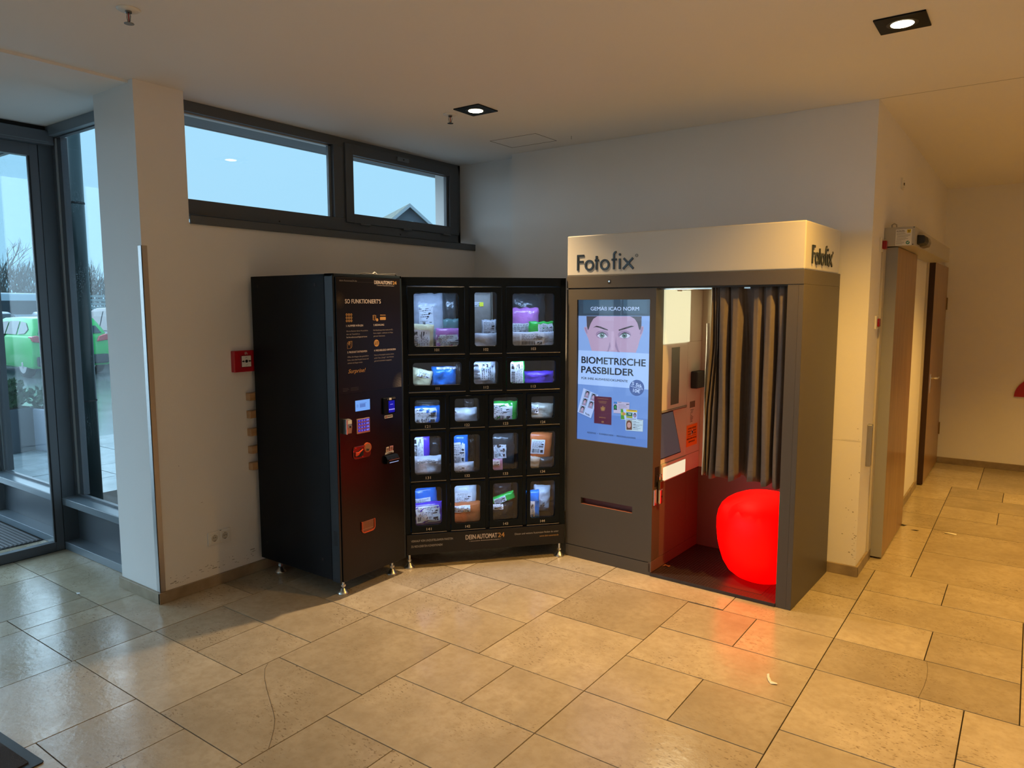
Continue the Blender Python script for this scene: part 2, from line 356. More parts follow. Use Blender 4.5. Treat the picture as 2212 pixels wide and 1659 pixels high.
# ------------------------------------------------------------------ walls, ceiling
mb = MB(); mb.box(-4.15, -3.735, 1.945, 2.212, 0, H).box(-4.15, -3.735, 2.212, 4.67, 0, 2.048).box(-4.15, -3.735, 4.67, 4.9, 0, H)
struct('wall_left', mb.build('wall_left', WALL))
mb = MB(); mb.box(-3.27, -.77, 4.548, 8.45, 0, 2.9).box(-3.735, -3.27, 4.67, 4.9, 0, 2.9)
struct('wall_back', mb.build('wall_back', WALL))
struct('wall_corridor', box('w', -.9, 3.2, 8.43, 8.6, 0, 2.9, WALL))
struct('wall_right', box('w', 3.05, 3.2, -3.6, 8.43, 0, 2.9, WALL))
WB = 1
wf = MB(); wf.box(-5.2, 3.05, -3.7, -3.55, 0, .12).box(-5.2, 3.05, -3.7, -3.55, 2.62, 2.9).box(-1.8, 3.05, -3.7, -3.55, .12, 2.62)
struct('wall_front', wf.build('wall_front', WALL))
wf = thing('window_4', None, None); wf['kind'] = 'structure'
mb = MB()
for k in range(4): mb.box(-5.2+k*1.12, -5.13+k*1.12, -3.68, -3.57, .12, 2.62)
mb.box(-5.2, -1.8, -3.68, -3.57, .12, .19).box(-5.2, -1.8, -3.68, -3.57, 2.55, 2.62); mb.build('window_frame', FRAME, wf)
box('pane', -5.15, -1.8, -3.63, -3.625, .15, 2.6, GLS, wf)
mb = MB(); mb.box(-3.78, 3.2, -3.6, 4.546, H, H+.15).box(-4.2, -3.78, 2.212, 4.9, H, H+.15).box(-3.78, -3.2, 4.546, 4.9, H, H+.15)
struct('ceiling', mb.build('ceiling', CEIL))
struct('ceiling_2', box('c', -.9, 3.2, 4.550, 8.6, H+.002, H+.15, CEIL))
struct('trim_9', box('c', -.77, 3.2, 4.545, 4.551, H-.0005, H+.1, GREYP))
struct('ceiling_3', box('c', -6.6, -3.78, -3.6, 2.2, H-.014, H+.12, CEIL))
wv = thing('window_5', None, None); wv['kind'] = 'structure'
mb = MB()
for k in range(5): mb.box(-6.56, -6.46, -3.55+k*1.39, -3.48+k*1.39, 0, 2.72)
mb.box(-6.56, -6.46, -3.6, 2.03, 0, .08).box(-6.56, -6.46, -3.6, 2.03, 2.6, 2.72); mb.build('window_frame', FRAME, wv)
box('pane', -6.515, -6.51, -3.55, 2.03, .05, 2.65, GLS, wv)
we = thing('window_6', None, None); we['kind'] = 'structure'
mb = MB()
for k in range(4): mb.box(-5.17, -5.11, -3.55+k*1.03, -3.49+k*1.03, 0, 2.72)
mb.box(-5.17, -5.11, -3.6, -.4, 0, .08).box(-5.17, -5.11, -3.6, -.4, 2.6, 2.72); mb.build('window_frame', FRAME, we)
box('pane', -5.145, -5.14, -3.55, -.4, .05, 2.65, GLS, we)
# access hatch outline in the ceiling
hb = MB(); hb.box(-3.135, -2.755, 4.098, 4.101, H-.0012, H+.002).box(-2.757, -2.754, 4.1, 4.36, H-.0012, H+.002).box(-3.135, -3.132, 4.1, 4.36, H-.0012, H+.002).box(-3.135, -2.755, 4.36, 4.363, H-.0012, H+.002)
struct('trim_1', hb.build('t', mat('hatch_gap', (.10, .07, .06), .8)))
# stone skirting
struct('baseboard_left', MB().box(-3.735, -3.72, 1.93, 4.66, 0, .062).build('b', STONEB, bevel=.002))
struct('baseboard_pier', MB().box(-4.16, -3.7205, 1.93, 1.945, 0, .0615).build('b', STONEB, bevel=.002))
struct('baseboard_back', MB().box(-3.26, -.755, 4.533, 4.548, 0, .062).build('b', STONEB, bevel=.002))
struct('baseboard_right', MB().box(-.77, -.755, 4.5335, 4.948, 0, .0615).box(-.77, -.755, 6.03, 7.15, 0, .0615).build('b', STONEB, bevel=.002))
struct('baseboard_corridor', MB().box(-.77, 3.05, 8.415, 8.43, 0, .062).build('b', STONEB, bevel=.002))
# pale sealing bead above the skirting, corner guard
struct('trim_2', MB().box(-3.7345, -3.7325, 1.952, 4.6, .062, .0665).box(-3.735, -.7, 0, 0, 0, 0).build('t', WHITE)) if False else None
gd = MB(); gd.box(-3.765, -3.731, 1.9405, 1.945, .062, 1.908).box(-3.735, -3.731, 1.9405, 1.972, .062, 1.908)
cg = gd.build('corner_guard', STEEL, bevel=.0008); tag(cg, 'tall stainless steel corner guard on the edge of the white pier', 'corner guard')

# scuffs above the skirting on wall_left
SC_ = mat('scuff', (.36, .345, .32), .9); random.seed(11); mb = MB()
for i in range(46):
    yy = random.uniform(1.98, 2.52); zz = .085+random.random()**2*.05+(.01*math.sin(yy*9)); l = random.uniform(.003, .018); h = random.uniform(.001, .0045)
    mb.box(-3.735, -3.7346, yy, yy+l, zz, zz+h)
for yy, zz, l, h in ((2.08, .73, .004, .004), (2.2, .5, .012, .002), (2.5, .14, .03, .006), (2.25, .1, .03, .006), (2.0, .09, .02, .005)): mb.box(-3.735, -3.7346, yy, yy+l, zz, zz+h)
o = mb.build('scuff_marks', SC_, bpy.data.objects['wall_left']); o['kind'] = 'stuff'
mb = MB()
for i in range(34):
    zz = random.uniform(.07, .9); xx = -.772-random.random()**3*.12; l = random.uniform(.001, .009); h = random.uniform(.001, .008)
    if random.random() < .5: zz = random.uniform(.07, .25); xx = -.771-random.random()*.02
    mb.box(xx-l, xx, 4.5474, 4.548, zz, zz+h)
mb.box(-.93, -.775, 4.5474, 4.548, .806, .8075).box(-.88, -.775, 4.5474, 4.548, .812, .8128)
o = mb.build('scuff_marks', SC_, bpy.data.objects['wall_back']); o['kind'] = 'stuff'

# ------------------------------------------------------------------ clerestory window (window_1)
X = -3.88
wn = thing('window_1', None, None, (0, 0, 0)); wn['kind'] = 'structure'
mb = MB(); y0, y1 = 2.212, 4.67
mb.box(X-.07, X, y0, y1, 2.672, 2.73).box(X-.07, X, y0, y1, 2.11, 2.195).box(X-.07, X, 3.35, 3.44, 2.195, 2.672).box(X-.07, X, 4.64, y1, 2.11, 2.73).box(X-.07, X, y0, y0+.04, 2.11, 2.73)
mb.build('window_frame', FRAME, wn, bevel=.002)
mb = MB(); ya, yb, za, zb = 3.441, 4.635, 2.169, 2.70; gx = (3.511, 4.505, 2.231, 2.628)
for q in ((ya, gx[0], za, zb), (gx[1]+.02, yb, za, zb), (gx[0], gx[1]+.02, za, gx[2]), (gx[0], gx[1]+.02, gx[3], zb)): mb.box(X-.05, X+.014, *q)
mb.box(X-.035, X-.005, gx[1], gx[1]+.022, gx[2], gx[3]); mb.build('sash', FRAME, wn, bevel=.002)
mb = MB(); mb.box(X-.05, X-.03, 3.33, 3.351, 2.195, 2.672); mb.build('glazing_bead', FRAMEL, wn)
mb = MB(); mb.box(X-.0465, X-.03, y0, 3.35, 2.664, 2.672).box(X-.03, X-.02, gx[0], gx[1], gx[3]-.006, gx[3]); mb.build('glazing_bead', mat('bead_light', (.35, .38, .40), .4), wn)
box('pane', X-.045, X-.041, y0, 3.352, 2.19, 2.675, GLS, wn); box('pane', X-.030, X-.026, gx[0]-.01, gx[1]+.01, gx[2]-.01, gx[3]+.01, GLS, wn)
for yy in (3.56, 3.98, 4.43): box('hinge', X+.012, X+.026, yy, yy+.09, 2.158, 2.17, FRAME, wn, .003)
box('latch', X+.012, X+.028, 3.93, 4.05, 2.655, 2.683, FRAMEL, wn, .004)
MB().cyl((X+.0285, 3.99, 2.668), .006, .001, 10, axis='x').build('latch_screw', DARK, wn)
for yy in (2.26, 2.9, 3.97): MB().cyl((X, yy, 2.125), .005, .002, 8, axis='x').build('screw', DARK, wn)
sl = MB(); sl.box(-3.88, -3.72, 2.213, 4.668, 2.082, 2.09).box(-3.7345, -3.72, 2.213, 4.668, 2.040, 2.09); struct('trim_3', sl.build('sill', FRAME, bevel=.003))

# ------------------------------------------------------------------ facade window by the pier (window_2) and vestibule window (window_3)
YG = 2.147
def facade(name, xa, xb, haspost):
    w_ = thing(name, None, None); w_['kind'] = 'structure'
    MB().box(xa, xb, 2.044, YG+.03, .300, .348).build('window_sill', FRAMEL, w_, bevel=.004)
    MB().box(xa, xb, YG-.012, YG+.03, .05, .300).build('kick_panel', FRAME, w_)
    MB().box(xa, xb, 2.044, YG+.03, 0, .052).build('base_rail', FRAMEL, w_, bevel=.003)
    MB().box(xa, xb, 2.09, YG+.03, 2.655, H-.014).build('head_rail', FRAMEL, w_, bevel=.003)
    MB().box(xa, xb, YG-.018, YG+.006, .348, .362).box(xa, xb, YG-.018, YG+.006, 2.648, 2.656).box(xa, xa+.03, YG-.02, YG+.03, .36, 2.65).box(xa+.042, xa+.095, YG-.008, YG+.03, .36, 2.65).build('window_frame', FRAME, w_)
    box('glazing_bead', xa+.03, xa+.042, YG-.016, YG+.02, .36, 2.65, mat('bead_light'), w_)
    box('pane', xa+.05, xb, YG, YG+.004, .355, 2.652, GLSD, w_)
    return w_
facade('window_2', -5.112, -4.152, True)
facade('window_3', -6.33, -5.17, True)
struct('trim_4', box('p', -6.45, -6.33, 2.03, 2.19, 0, H-.014, FRAME))
struct('trim_5', box('p', -5.17, -5.112, 2.046, 2.19, 0, 2.70, mat('post_paint', (.062, .078, .095), .42)))
# glass door partition (door_1) at x=-5.113 seen edge on from the hall
dr = thing('door_1', None, None); dr['kind'] = 'structure'; XD = -5.113
MB().box(XD-.05, XD, .70, 1.995, 0, .062).box(XD-.05, XD, .70, 1.995, 2.525, 2.60).box(XD-.05, XD, 1.994, 2.043, 0, 2.60).box(XD-.05, XD, .70, .76, 0, 2.6).build('door_frame', FRAME, dr, bevel=.003)
box('glazing_bead', XD-.012, XD+.001, 1.985, 1.995, .062, 2.525, DARK, dr)
box('pane', XD-.028, XD-.024, .75, 1.996, .06, 2.527, glass('door_glass', (.94, .98, 1.0), refl=.35), dr)
MB().box(XD-.02, XD+.05, -.4, 2.12, 2.600, 2.685).build('door_operator', FRAME, dr, bevel=.004)
box('head_gap', XD-.03, XD+.01, -.4, 2.09, 2.685, H-.014, DARK, dr)
MB().box(XD-.03, XD+.0512, -.4, 2.09, 2.615, 2.618).build('operator_line', FRAMEL, dr)
# second leaf towards the camera, outside the frame
d2 = thing('door_2', None, None); d2['kind'] = 'structure'
MB().box(XD-.05, XD, -.4, .69, 0, .062).box(XD-.05, XD, -.4, .69, 2.525, 2.60).box(XD-.05, XD, .63, .69, 0, 2.60).box(XD-.05, XD, -.4, -.34, 0, 2.6).build('door_frame', FRAME, d2, bevel=.003)
box('pane', XD-.028, XD-.024, -.35, .64, .06, 2.527, MATS['door_glass'], d2)
# ribbed entrance mat in the vestibule
em = thing('entrance_mat', 'ribbed grey entrance mat set in the vestibule floor behind the glass door', 'doormat', (-5.9, 1.2, 0))
box('mat_base', -.5, .465, -2.0, .83, 0.001, .004, mat('mat_rubber', (.03, .03, .035), .8), em)
mb = MB(); yy = -.6
while yy < .82: mb.box(-.49, .455, yy, yy+.013, .004, .010); yy += .026
o = mb.build('rib', mat('mat_rib', (.16, .16, .17), .8), em); o['kind'] = 'stuff'
# doormat bottom left
dm = thing('doormat', 'dark brown doormat with black rubber rim at the lower left edge of the photo', 'doormat', (-2.735, .98, 0), 3.5)
MB().prism(rrect(-1.5, 0, -.9, 0, .012), 0.0008, .005, axis='z').build('rubber_rim', RUB, dm, bevel=.002)
MB().prism(rrect(-1.47, -.035, -.87, -.035, .008), .004, .009, axis='z').build('pile', mat('mat_pile', (.06, .035, .022), .95, bump=1, bscale=600, noise_amt=.6, nscale=300), dm)
# ------------------------------------------------------------------ recessed spots, sprinklers
LENS = mat('lamp_lens', (1, .9, .7), .4, emit=(1, .86, .55), es=14)
LENSC = mat('lamp_ring', (.01, .01, .01), .35)
def downlight(x, y, label):
    t_ = thing('ceiling_spotlight', label, 'ceiling light', (x, y, H))
    MB().prism(rrect(-.093, .093, -.093, .093, .004), -.006, 0, axis='z').build('square_frame', BLK, t_, bevel=.001)
    MB().lathe([(.056, -.0075), (.058, -.0062), (.058, -.005)], n=32).build('gimbal_ring', LENSC, t_)
    MB().lathe([(.0, -.0085), (.042, -.0085), (.043, -.0076)], n=32).build('lens', LENS, t_, smooth=False)
downlight(-2.71, 3.41, 'black square recessed ceiling spotlight above the vending machines')
downlight(-.505, 3.395, 'black square recessed ceiling spotlight at the upper right, in front of the photo booth')
DCH = mat('dark_chrome', (.22, .22, .21), .2, 1)
def sprinkler(x, y, label):
    t_ = thing('fire_sprinkler', label, 'sprinkler', (x, y, H))
    MB().lathe([(.042, 0), (.042, -.002), (.036, -.006), (.014, -.007)], n=28).build('cover_rosette', WHITE, t_, smooth=True)
    MB().lathe([(.012, -.006), (.012, -.014), (.009, -.016)], n=12).build('socket', DCH, t_)
    mb = MB()
    for s in (-1, 1): mb.tube([(s*.010, 0, -.014), (s*.013, 0, -.028), (s*.009, 0, -.044), (0, 0, -.05)], .002, 6)
    mb.build('yoke_arms', DCH, t_)
    MB().cyl((0, 0, -.046), .0025, .032, 8).build('glass_bulb', mat('red_bulb', (.3, .01, .01), .1), t_)
    MB().lathe([(.018, -.052), (.0185, -.053), (.018, -.054)], n=14).build('deflector_plate', DCH, t_)
sprinkler(-2.895, 3.40, 'small chrome fire sprinkler next to the spotlight above the vending machines')
sprinkler(-2.893, 1.507, 'small chrome fire sprinkler alone on the ceiling at the upper left')
MB().tube([(-2.60, 4.30, H), (-2.60, 4.30, H-.022)], .0012, 5).build('ceiling_wire', DARK); o = bpy.data.objects['ceiling_wire']; tag(o, 'tiny dark wire end poking from the ceiling near the back corner', 'wire')

FEETM = ZINC
def foot(parent, u, v, h):
    f = MB(); f.cyl((u, v, .02), .0075, h-.02, 10); r_ = f.build('levelling_foot', FEETM, parent, smooth=False)
    MB().lathe([(.033, 0), (.033, .005), (.022, .014), (.013, .030), (.008, .034)], (u, v, .0003), 18).build('foot_pad', FEETM, r_, smooth=True)
    MB().lathe([(.014, .040), (.014, .052)], (u, v, 0), 6).build('nut', FEETM, r_)

# ------------------------------------------------------------------ terminal machine (left): local u to the right, y inwards
M1 = thing('vending_machine', 'tall black vending terminal with screen, keypad and printed instructions, nearest the pier', 'vending machine', (-2.985, 2.545, 0), 90)
MB().box(0, .51, .065, .705, .095, 1.766).build('cabinet', BLK, M1, bevel=.003)
MB().box(0, .014, 0, .063, .09, 1.768).box(.496, .51, 0, .063, .09, 1.768).box(.0, .51, 0, .063, 1.752, 1.768).box(.014, .496, .02, .063, .09, 1.75).build('door_frame', mat('black_frame_bluish', (.010, .018, .026), .3, spec=.35), M1, bevel=.002)
DOOR1 = box('front_door', .017, .493, -.006, .02, .092, 1.750, BLKG, M1, .002)
for zz in (1.711, .2): 
    for vv in (.64, .14): MB().box(-.001, .001, vv-.008, vv+.008, zz-.008, zz+.008).build('bolt_cover', DARK, M1)
mb = MB()
for i in range(11): mb.box(-.001, .0006, .015, .043, 1.358+i*.0075, 1.3615+i*.0075)
for i in range(11): mb.box(-.001, .0006, .015, .043, .30+i*.0075, .3035+i*.0075)
o = mb.build('vent_slots', DARK, M1); o['kind'] = 'stuff'
for u_, v_ in ((.07, .06), (.07, .62), (.44, .05), (.44, .62)): foot(M1, u_, v_, .1)
# cable loop on top
MB().tube([(.20, .05, 1.770), (.26, .03, 1.776), (.34, .02, 1.772), (.42, .015, 1.775), (.48, .02, 1.778), (.50, .03, 1.770)], .004, 6).build('cable', RUB, M1)
MB().tube([(.31, .03, 1.772), (.33, .03, 1.785), (.345, .03, 1.776)], .0035, 6).build('cable_clip', WHITE, M1)
PK = mat('print_white', (.62, .54, .50), .5, emit=(.62, .50, .45), es=0); OR = mat('print_gold', (.50, .27, .08), .5); DM = mat('print_dim', (.24, .21, .20), .5)
Yp = -.0068
box('instruction_decal', .019, .491, -.0066, -.0060, 1.128, 1.748, mat('decal_black', (.006, .0045, .0065), .3, spec=.3), M1)
def tx(s, u, z, w_, h, m=PK, **k): return text(s, M1, u, z, w_, h, m, y=Yp, **k)
tx('dein-Automat24.de', .042, 1.727, .122, .0095, DM)
MB().box(.168, .286, Yp-.0003, Yp, 1.7255, 1.7265).build('print_line', mat('print_faint', (.07, .06, .06), .5), M1)
def logo(par, u0, u1, z0, h, y, sub_=True):
    W = u1-u0
    text('DEIN', par, u0, z0, W*.255, h, PK, y=y, bold=.03); text('AUTOMAT', par, u0+W*.285, z0, W*.525, h, PK, y=y, bold=.03); text('24', par, u0+W*.83, z0, W*.17, h, OR, y=y, bold=.03)
    MB().box(u0+W*.27, u0+W*.345, y-.0006, y-.0003, z0+h*.28, z0+h*.36).build('print_line', OR, par)
    text('• innovative Automatenkonzepte •', par, u0+W*.09, z0-h*.5, W*.82, h*.24, PK, y=y)
logo(M1, .292, .463, 1.7185, .0195, Yp)
tx('SO FUNKTIONIERT‘S', .078, 1.6115, .259, .0235, bold=.022)
dm_ = MB(); random.seed(3)
for i in range(17):
    for j in range(27):
        u_ = .0215+i*.0034+(j % 2)*.0017; z_ = 1.585+j*.0034
        r_ = math.hypot(u_-.034, z_-1.628)/.046
        if r_ < 1: dm_.prism(arc(u_, z_, .0010*(1-r_*.75), 0, 300, 4), Yp-.0003, Yp)
o = dm_.build('halftone_dots', mat('halftone_gold', (.25, .17, .09), .5), M1); o['kind'] = 'stuff'
dm_ = MB()
for i in range(34):
    for j in range(26):
        u_ = .395+i*.0033+(j % 2)*.0016; z_ = 1.131+j*.0033
        r_ = math.hypot(u_-.50, z_-1.135)/.085
        if r_ < 1 and u_ < .489: dm_.prism(arc(u_, z_, .0014*(1-r_*.85), 0, 300, 4), Yp-.0003, Yp)
o = dm_.build('halftone_dots', mat('halftone_white', (.45, .42, .38), .5), M1); o['kind'] = 'stuff'
# icons
mb = MB()
for i in range(3):
    for j in range(3): mb.stroke(arc(.0865+i*.016, 1.5515-j*.0165, .0049, 0, 360, 14)[:-1], .0032, Yp-.0004, Yp, closed=True)
mb.build('keypad_icon', OR, M1)
mb = MB()
for j in range(4): mb.stroke(arc(.287, 1.543-j*.0068, .012, 0, 360, 14, .0034)[:-1], .0022, Yp-.0004, Yp, closed=True)
mb.prism(arc(.3065, 1.5205, .0085, 0, 345, 16), Yp-.0007, Yp-.0002); mb.build('coins_icon', OR, M1)
mb = MB(); mb.prism(rrect(.329, .373, 1.519, 1.536, .003), Yp-.0004, Yp); mb.prism([(.330, 1.5445), (.372, 1.5445), (.371, 1.548), (.331, 1.548)], Yp-.0004, Yp); mb.build('card_icon', OR, M1)
mb = MB(); W2 = .0017
for q in ([(.086, 1.370), (.086, 1.397), (.110, 1.399), (.110, 1.371)], ): mb.stroke(q, W2, Yp-.0004, Yp, closed=True)
for q in ([(.086, 1.397), (.094, 1.407), (.119, 1.409), (.110, 1.399)], [(.119, 1.409), (.118, 1.381), (.110, 1.371)]): mb.stroke(q, W2, Yp-.0004, Yp)
mb.prism([(.095, 1.388), (.101, 1.388), (.101, 1.398), (.108, 1.408), (.102, 1.408), (.095, 1.398)], Yp-.0004, Yp); mb.build('parcel_icon', OR, M1)
MB().prism(arc(.2985, 1.391, .0195, 0, 350, 30), Yp-.0004, Yp).build('change_icon', OR, M1)
mb = MB()
for zz, s in ((1.396, 1), (1.386, -1)): mb.box(.286, .311, Yp-.0008, Yp-.0003, zz, zz+.002); mb.prism([(.2985+s*.014, zz+.001), (.2985+s*.008, zz+.005), (.2985+s*.008, zz-.003)], Yp-.0008, Yp-.0003)
mb.build('change_arrows', DARK, M1)
tx('1. NUMMER WÄHLEN', .082, 1.487, .119, .0105, bold=.02); tx('2. BEZAHLUNG', .279, 1.487, .080, .0105, bold=.02)
tx('3. PRODUKT ENTNEHMEN', .085, 1.345, .141, .0105, bold=.02); tx('4. WECHSELGELD ANFORDERN', .279, 1.345, .168, .0105, bold=.02)
def para(u, z, lines, m=DM):
    for i, (s, w_) in enumerate(lines): text(s, M1, u, z-i*.0165, w_, .0072, m if not s.startswith('Den') else PK, y=Yp)
DM2 = mat('print_mid', (.33, .29, .27), .5)
para(.082, 1.460, [('Gib die Nummer deines Wunschfachs', .154), ('über das Tastenfeld ein.', .096), ('Den Preis erfährst du nach Eingabe der Nummer.', .149)], DM2)
para(.277, 1.460, [('Die Bezahlung ist bar sowie mit EC-', .152), ('Karte möglich – wahlweise mit Münz-', .152), ('geld oder Geldscheinen.', .089)], DM2)
para(.085, 1.321, [('Öffne die Klappe des gewählten', .152), ('Fachs, nimm dein Produkt heraus und', .151), ('schließe die Klappe wieder.', .108)], DM2)
para(.279, 1.321, [('Wenn du Wechselgeld erwartest, drücke', .153), ('auf die Taste „Change“ – dein Wechsel-', .153), ('geld wird automatisch ausgegeben.', .136)], DM2)
tx('Surprise!', .087, 1.237, .126, .022, OR, bold=.012, shear=.35)
for i, (a, b2) in enumerate(((.047, .08), (.047, .09), (.047, .085))): MB().box(a, b2, Yp-.0003, Yp, 1.142+i*.007, 1.1435+i*.007).box(.102, .158, Yp-.0003, Yp, 1.142+i*.007, 1.1435+i*.007).build('print_line', MATS['print_faint'], M1)
# display
DISPB = mat('display_blue', (.02, .02, .02), .3, emit='6ea6f6', es=.95)
d_ = box('display', .132, .238, -.0075, -.005, 1.024, 1.083, DISPB, M1, .0008)
INK = mat('display_ink', (.01, .01, .02), .4, emit='3a62a8', es=.7)
mb = MB(); mb.box(.163, .204, -.0082, -.0076, 1.043, 1.062).box(.163, .212, -.0082, -.0076, 1.064, 1.0665).box(.141, .144, -.0082, -.0076, 1.045, 1.062).box(.148, .151, -.0082, -.0076, 1.046, 1.062); mb.build('display_print', mat('display_ink2', (.01, .01, .02), .4, emit='5a86d8', es=.8), d_)
# keypad
kp = box('keypad', .137, .233, -.0095, -.005, .8985, .981, mat('keypad_plate', (.62, .42, .30), .35, .7), M1, .002)
KEY = mat('key_blue', (.01, .01, .05), .4, emit='2a2ad0', es=.65); KL = mat('key_legend', (.1, .1, .2), .4, emit='b0a8ff', es=.9)
for r_ in range(4):
    for c_ in range(4):
        u_ = .146+c_*.0185; wd = .0125 if c_ < 3 else .026
        zz = .9085+(3-r_)*.0183
        k_ = box('key', u_, u_+wd, -.0125, -.009, zz, zz+.0125, KEY, kp, .001)
        s = (['1', '2', '3', 'OK'], ['4', '5', '6', 'ESC'], ['7', '8', '9', 'CHG'], ['*', '0', '#', 'RET'])[r_][c_]
        o = text(s, kp, u_+wd/2, zz+.003, None if c_ < 3 else .018, .0068, KL, y=-.013, name='key_legend', align='C', bold=.02)
# lock
lk = thing('x', None, None); bpy.data.objects.remove(lk)
lk = MB(); lk.prism([(.041, .912), (.050, .912), (.050, .993), (.041, .993)], -.034, -.004); lo = lk.build('lock_housing', ZINC, M1, bevel=.001)
MB().prism([(-.005, .912), (-.030, .915), (-.036, .95), (-.034, .962), (-.028, .990), (-.005, .992)], .0505, .080, axis='x').build('lock_body', STEEL, lo, bevel=.001)
MB().box(.0515, .079, -.0345, -.0335, .967, .987).build('lock_label', PAPER, lo)
MB().cyl((.066, -.037, .951), .006, .004, 12, axis='y').build('keyhole', DARK, lo)
# coin slot with rounded dark red plate
REDP = mat('coin_plate', (.10, .010, .008), .25, coat=.4)
cp = MB(); cp.prism(rrect(.104, .233, .760, .830, .020), -.012, -.005); co = cp.build('coin_unit', REDP, M1, bevel=.002)
MB().prism(arc(.208, .814, .027, 0, 350, 28), -.016, -.005).build('coin_badge', mat('badge_rim', (.55, .10, .03), .3), co, bevel=.001)
MB().prism(arc(.208, .814, .021, 0, 350, 28), -.0175, -.015).build('badge_face', mat('badge_gold', (.30, .24, .13), .3, .4), co)
MB().prism([(.192, .800), (.199, .812), (.207, .803), (.213, .809), (.216, .800), (.208, .796)], -.0182, -.017).build('badge_mark', DARK, co)
MB().prism([(.112, .775), (.150, .769), (.176, .776), (.180, .806), (.160, .817), (.148, .806), (.118, .800)], -.0135, -.0115).build('coin_recess', DARK, co)
MB().prism([(.113, .783), (.118, .778), (.136, .783), (.148, .795), (.172, .809), (.168, .813), (.140, .800), (.116, .800)], -.022, -.0135).build('return_lever', mat('lever_orange', (.60, .06, .02), .3), co, bevel=.002)
for a, b2 in ((.122, .823), (.106, .806), (.176, .826), (.171, .769)): MB().cyl((a, -.013, b2), .0018, .002, 8, axis='y').build('rivet', CHROME, co)
# card terminal
ct = box('card_terminal', .333, .430, -.020, -.005, .982, 1.077, BLK, M1, .006)
box('terminal_screen', .3695, .4165, -.0212, -.0195, .990, 1.058, mat('term_blue', (0, 0, .1), .3, emit='0a0a9c', es=.9), ct)
mb = MB()
for i in range(4): mb.prism(arc(.3755+i*.0118, 1.0075, .0040, 0, 345, 12), -.0218, -.0212)
mb.box(.381, .402, -.0218, -.0212, 1.036, 1.038); mb.build('screen_icons', KL, ct)
box('card_logo', .374, .393, -.0212, -.0195, 1.063, 1.074, PAPER, ct)
mb = MB(); mb.box(.359, .366, -.0212, -.0195, 1.064, 1.073).box(.400, .411, -.0212, -.0195, 1.066, 1.074).box(.413, .424, -.0212, -.0195, 1.066, 1.074); mb.build('card_logos', mat('logo_grey', (.08, .07, .06), .5), ct)
stt = MB().prism(rrect(.348, .413, .957, .975, .004), -.0075, -.006).build('card_sticker', PAPER, M1)
mb = MB(); random.seed(8); mb.box(.352, .357, -.008, -.0075, .961, .970)
for i in range(5): mb.box(.372+i*.0072, .377+i*.0072, -.008, -.0075, .964, .969)
mb.build('sticker_print', DARK, stt); MB().box(.360, .367, -.008, -.0075, .961, .970).build('sticker_print', RED, stt)
# banknote unit
bu = MB(); bu.prism([(-.005, .693), (-.030, .698), (-.036, .722), (-.022, .742), (-.005, .744)], .338, .432, axis='x'); bo = bu.build('banknote_unit', BLK, M1, bevel=.002)
box('slot_lip', .352, .432, -.0365, -.034, .716, .7185, ZINC, bo); box('slot_light', .358, .428, -.0335, -.031, .7005, .703, mat('slot_led', (.3, .4, .6), .3, emit='9ab4f0', es=.9), bo)
for a in (.37, .405): MB().cyl((a, -.0375, .7255), .002, .003, 8, axis='y').build('rivet', CHROME, bo)
MB().prism([(.346, .748), (.414, .752), (.412, .764), (.350, .760)], -.0085, -.0062).build('banknote_sticker', PAPER, bo)
MB().prism([(.352, .763), (.376, .765), (.375, .790), (.356, .789)], -.0095, -.0062).build('banknote_sticker', mat('note_buff', (.55, .42, .33), .5), bo)
MB().prism([(.381, .764), (.408, .767), (.411, .792), (.385, .792)], -.0095, -.0062).build('banknote_sticker', mat('note_rose', (.50, .22, .22), .5), bo)
MB().prism([(.352, .753), (.375, .757), (.41, .757), (.395, .752)], -.0095, -.0085).build('sticker_print', DARK, bo)
mb = MB(); mb.prism(arc(.366, .777, .008, 0, 340, 12), -.0100, -.0094).prism(arc(.396, .779, .009, 0, 340, 12), -.0100, -.0094); mb.build('sticker_print', mat('note_print', (.20, .10, .07), .5), bo)
# coin return tray
tr = MB(); pts = [(.156, .398), (.156, .352)]+arc(.176, .356, .022, 190, 270, 6)+arc(.230, .356, .021, 270, 350, 6)+[(.251, .358), (.251, .398)]
tr.stroke(pts, .005, -.014, -.004); to = tr.build('coin_return_rim', mat('rim_orange', (.55, .09, .03), .2, .3), M1, bevel=.001)
box('coin_return_flap', .158, .249, -.009, -.004, .338, .397, mat('flap_amber', (.16, .045, .015), .12, coat=.5), to, .004)
mb = MB(); mb.box(.172, .1728, -.0098, -.009, .345, .39).box(.213, .2138, -.0098, -.009, .345, .39).box(.162, .242, -.0098, -.009, .352, .3528); mb.build('flap_line', mat('line_tan', (.40, .20, .12), .4), to)

# ------------------------------------------------------------------ locker machine (m2)
M2 = thing('parcel_vending_machine', 'wide black vending machine with seventeen lit windowed compartments across the corner', 'vending machine', (-3.02, 3.093, 0), 48.96)
W = 1.008; DEP = .48
mb = MB(); mb.box(0, .029, .006, DEP, .085, 1.766).box(.973, W, .006, DEP, .085, 1.766).box(0, W, .006, DEP, 1.715, 1.766).box(.029, .973, .02, DEP, .085, .222).box(.029, .973, DEP-.02, DEP, .2, 1.73)
rows = {1: (1.311, 1.715), 2: (1.084, 1.285), 3: (.861, 1.06), 4: (.541, .842), 5: (.222, .525)}
for a, b2 in ((1.285, 1.311), (1.06, 1.084), (.842, .861), (.525, .541)): mb.box(.029, .973, .006, DEP, a, b2)
for z0, z1 in ((1.084, 1.285), (1.311, 1.715)): mb.box(.374, .400, .006, DEP, z0, z1).box(.603, .628, .006, DEP, z0, z1)
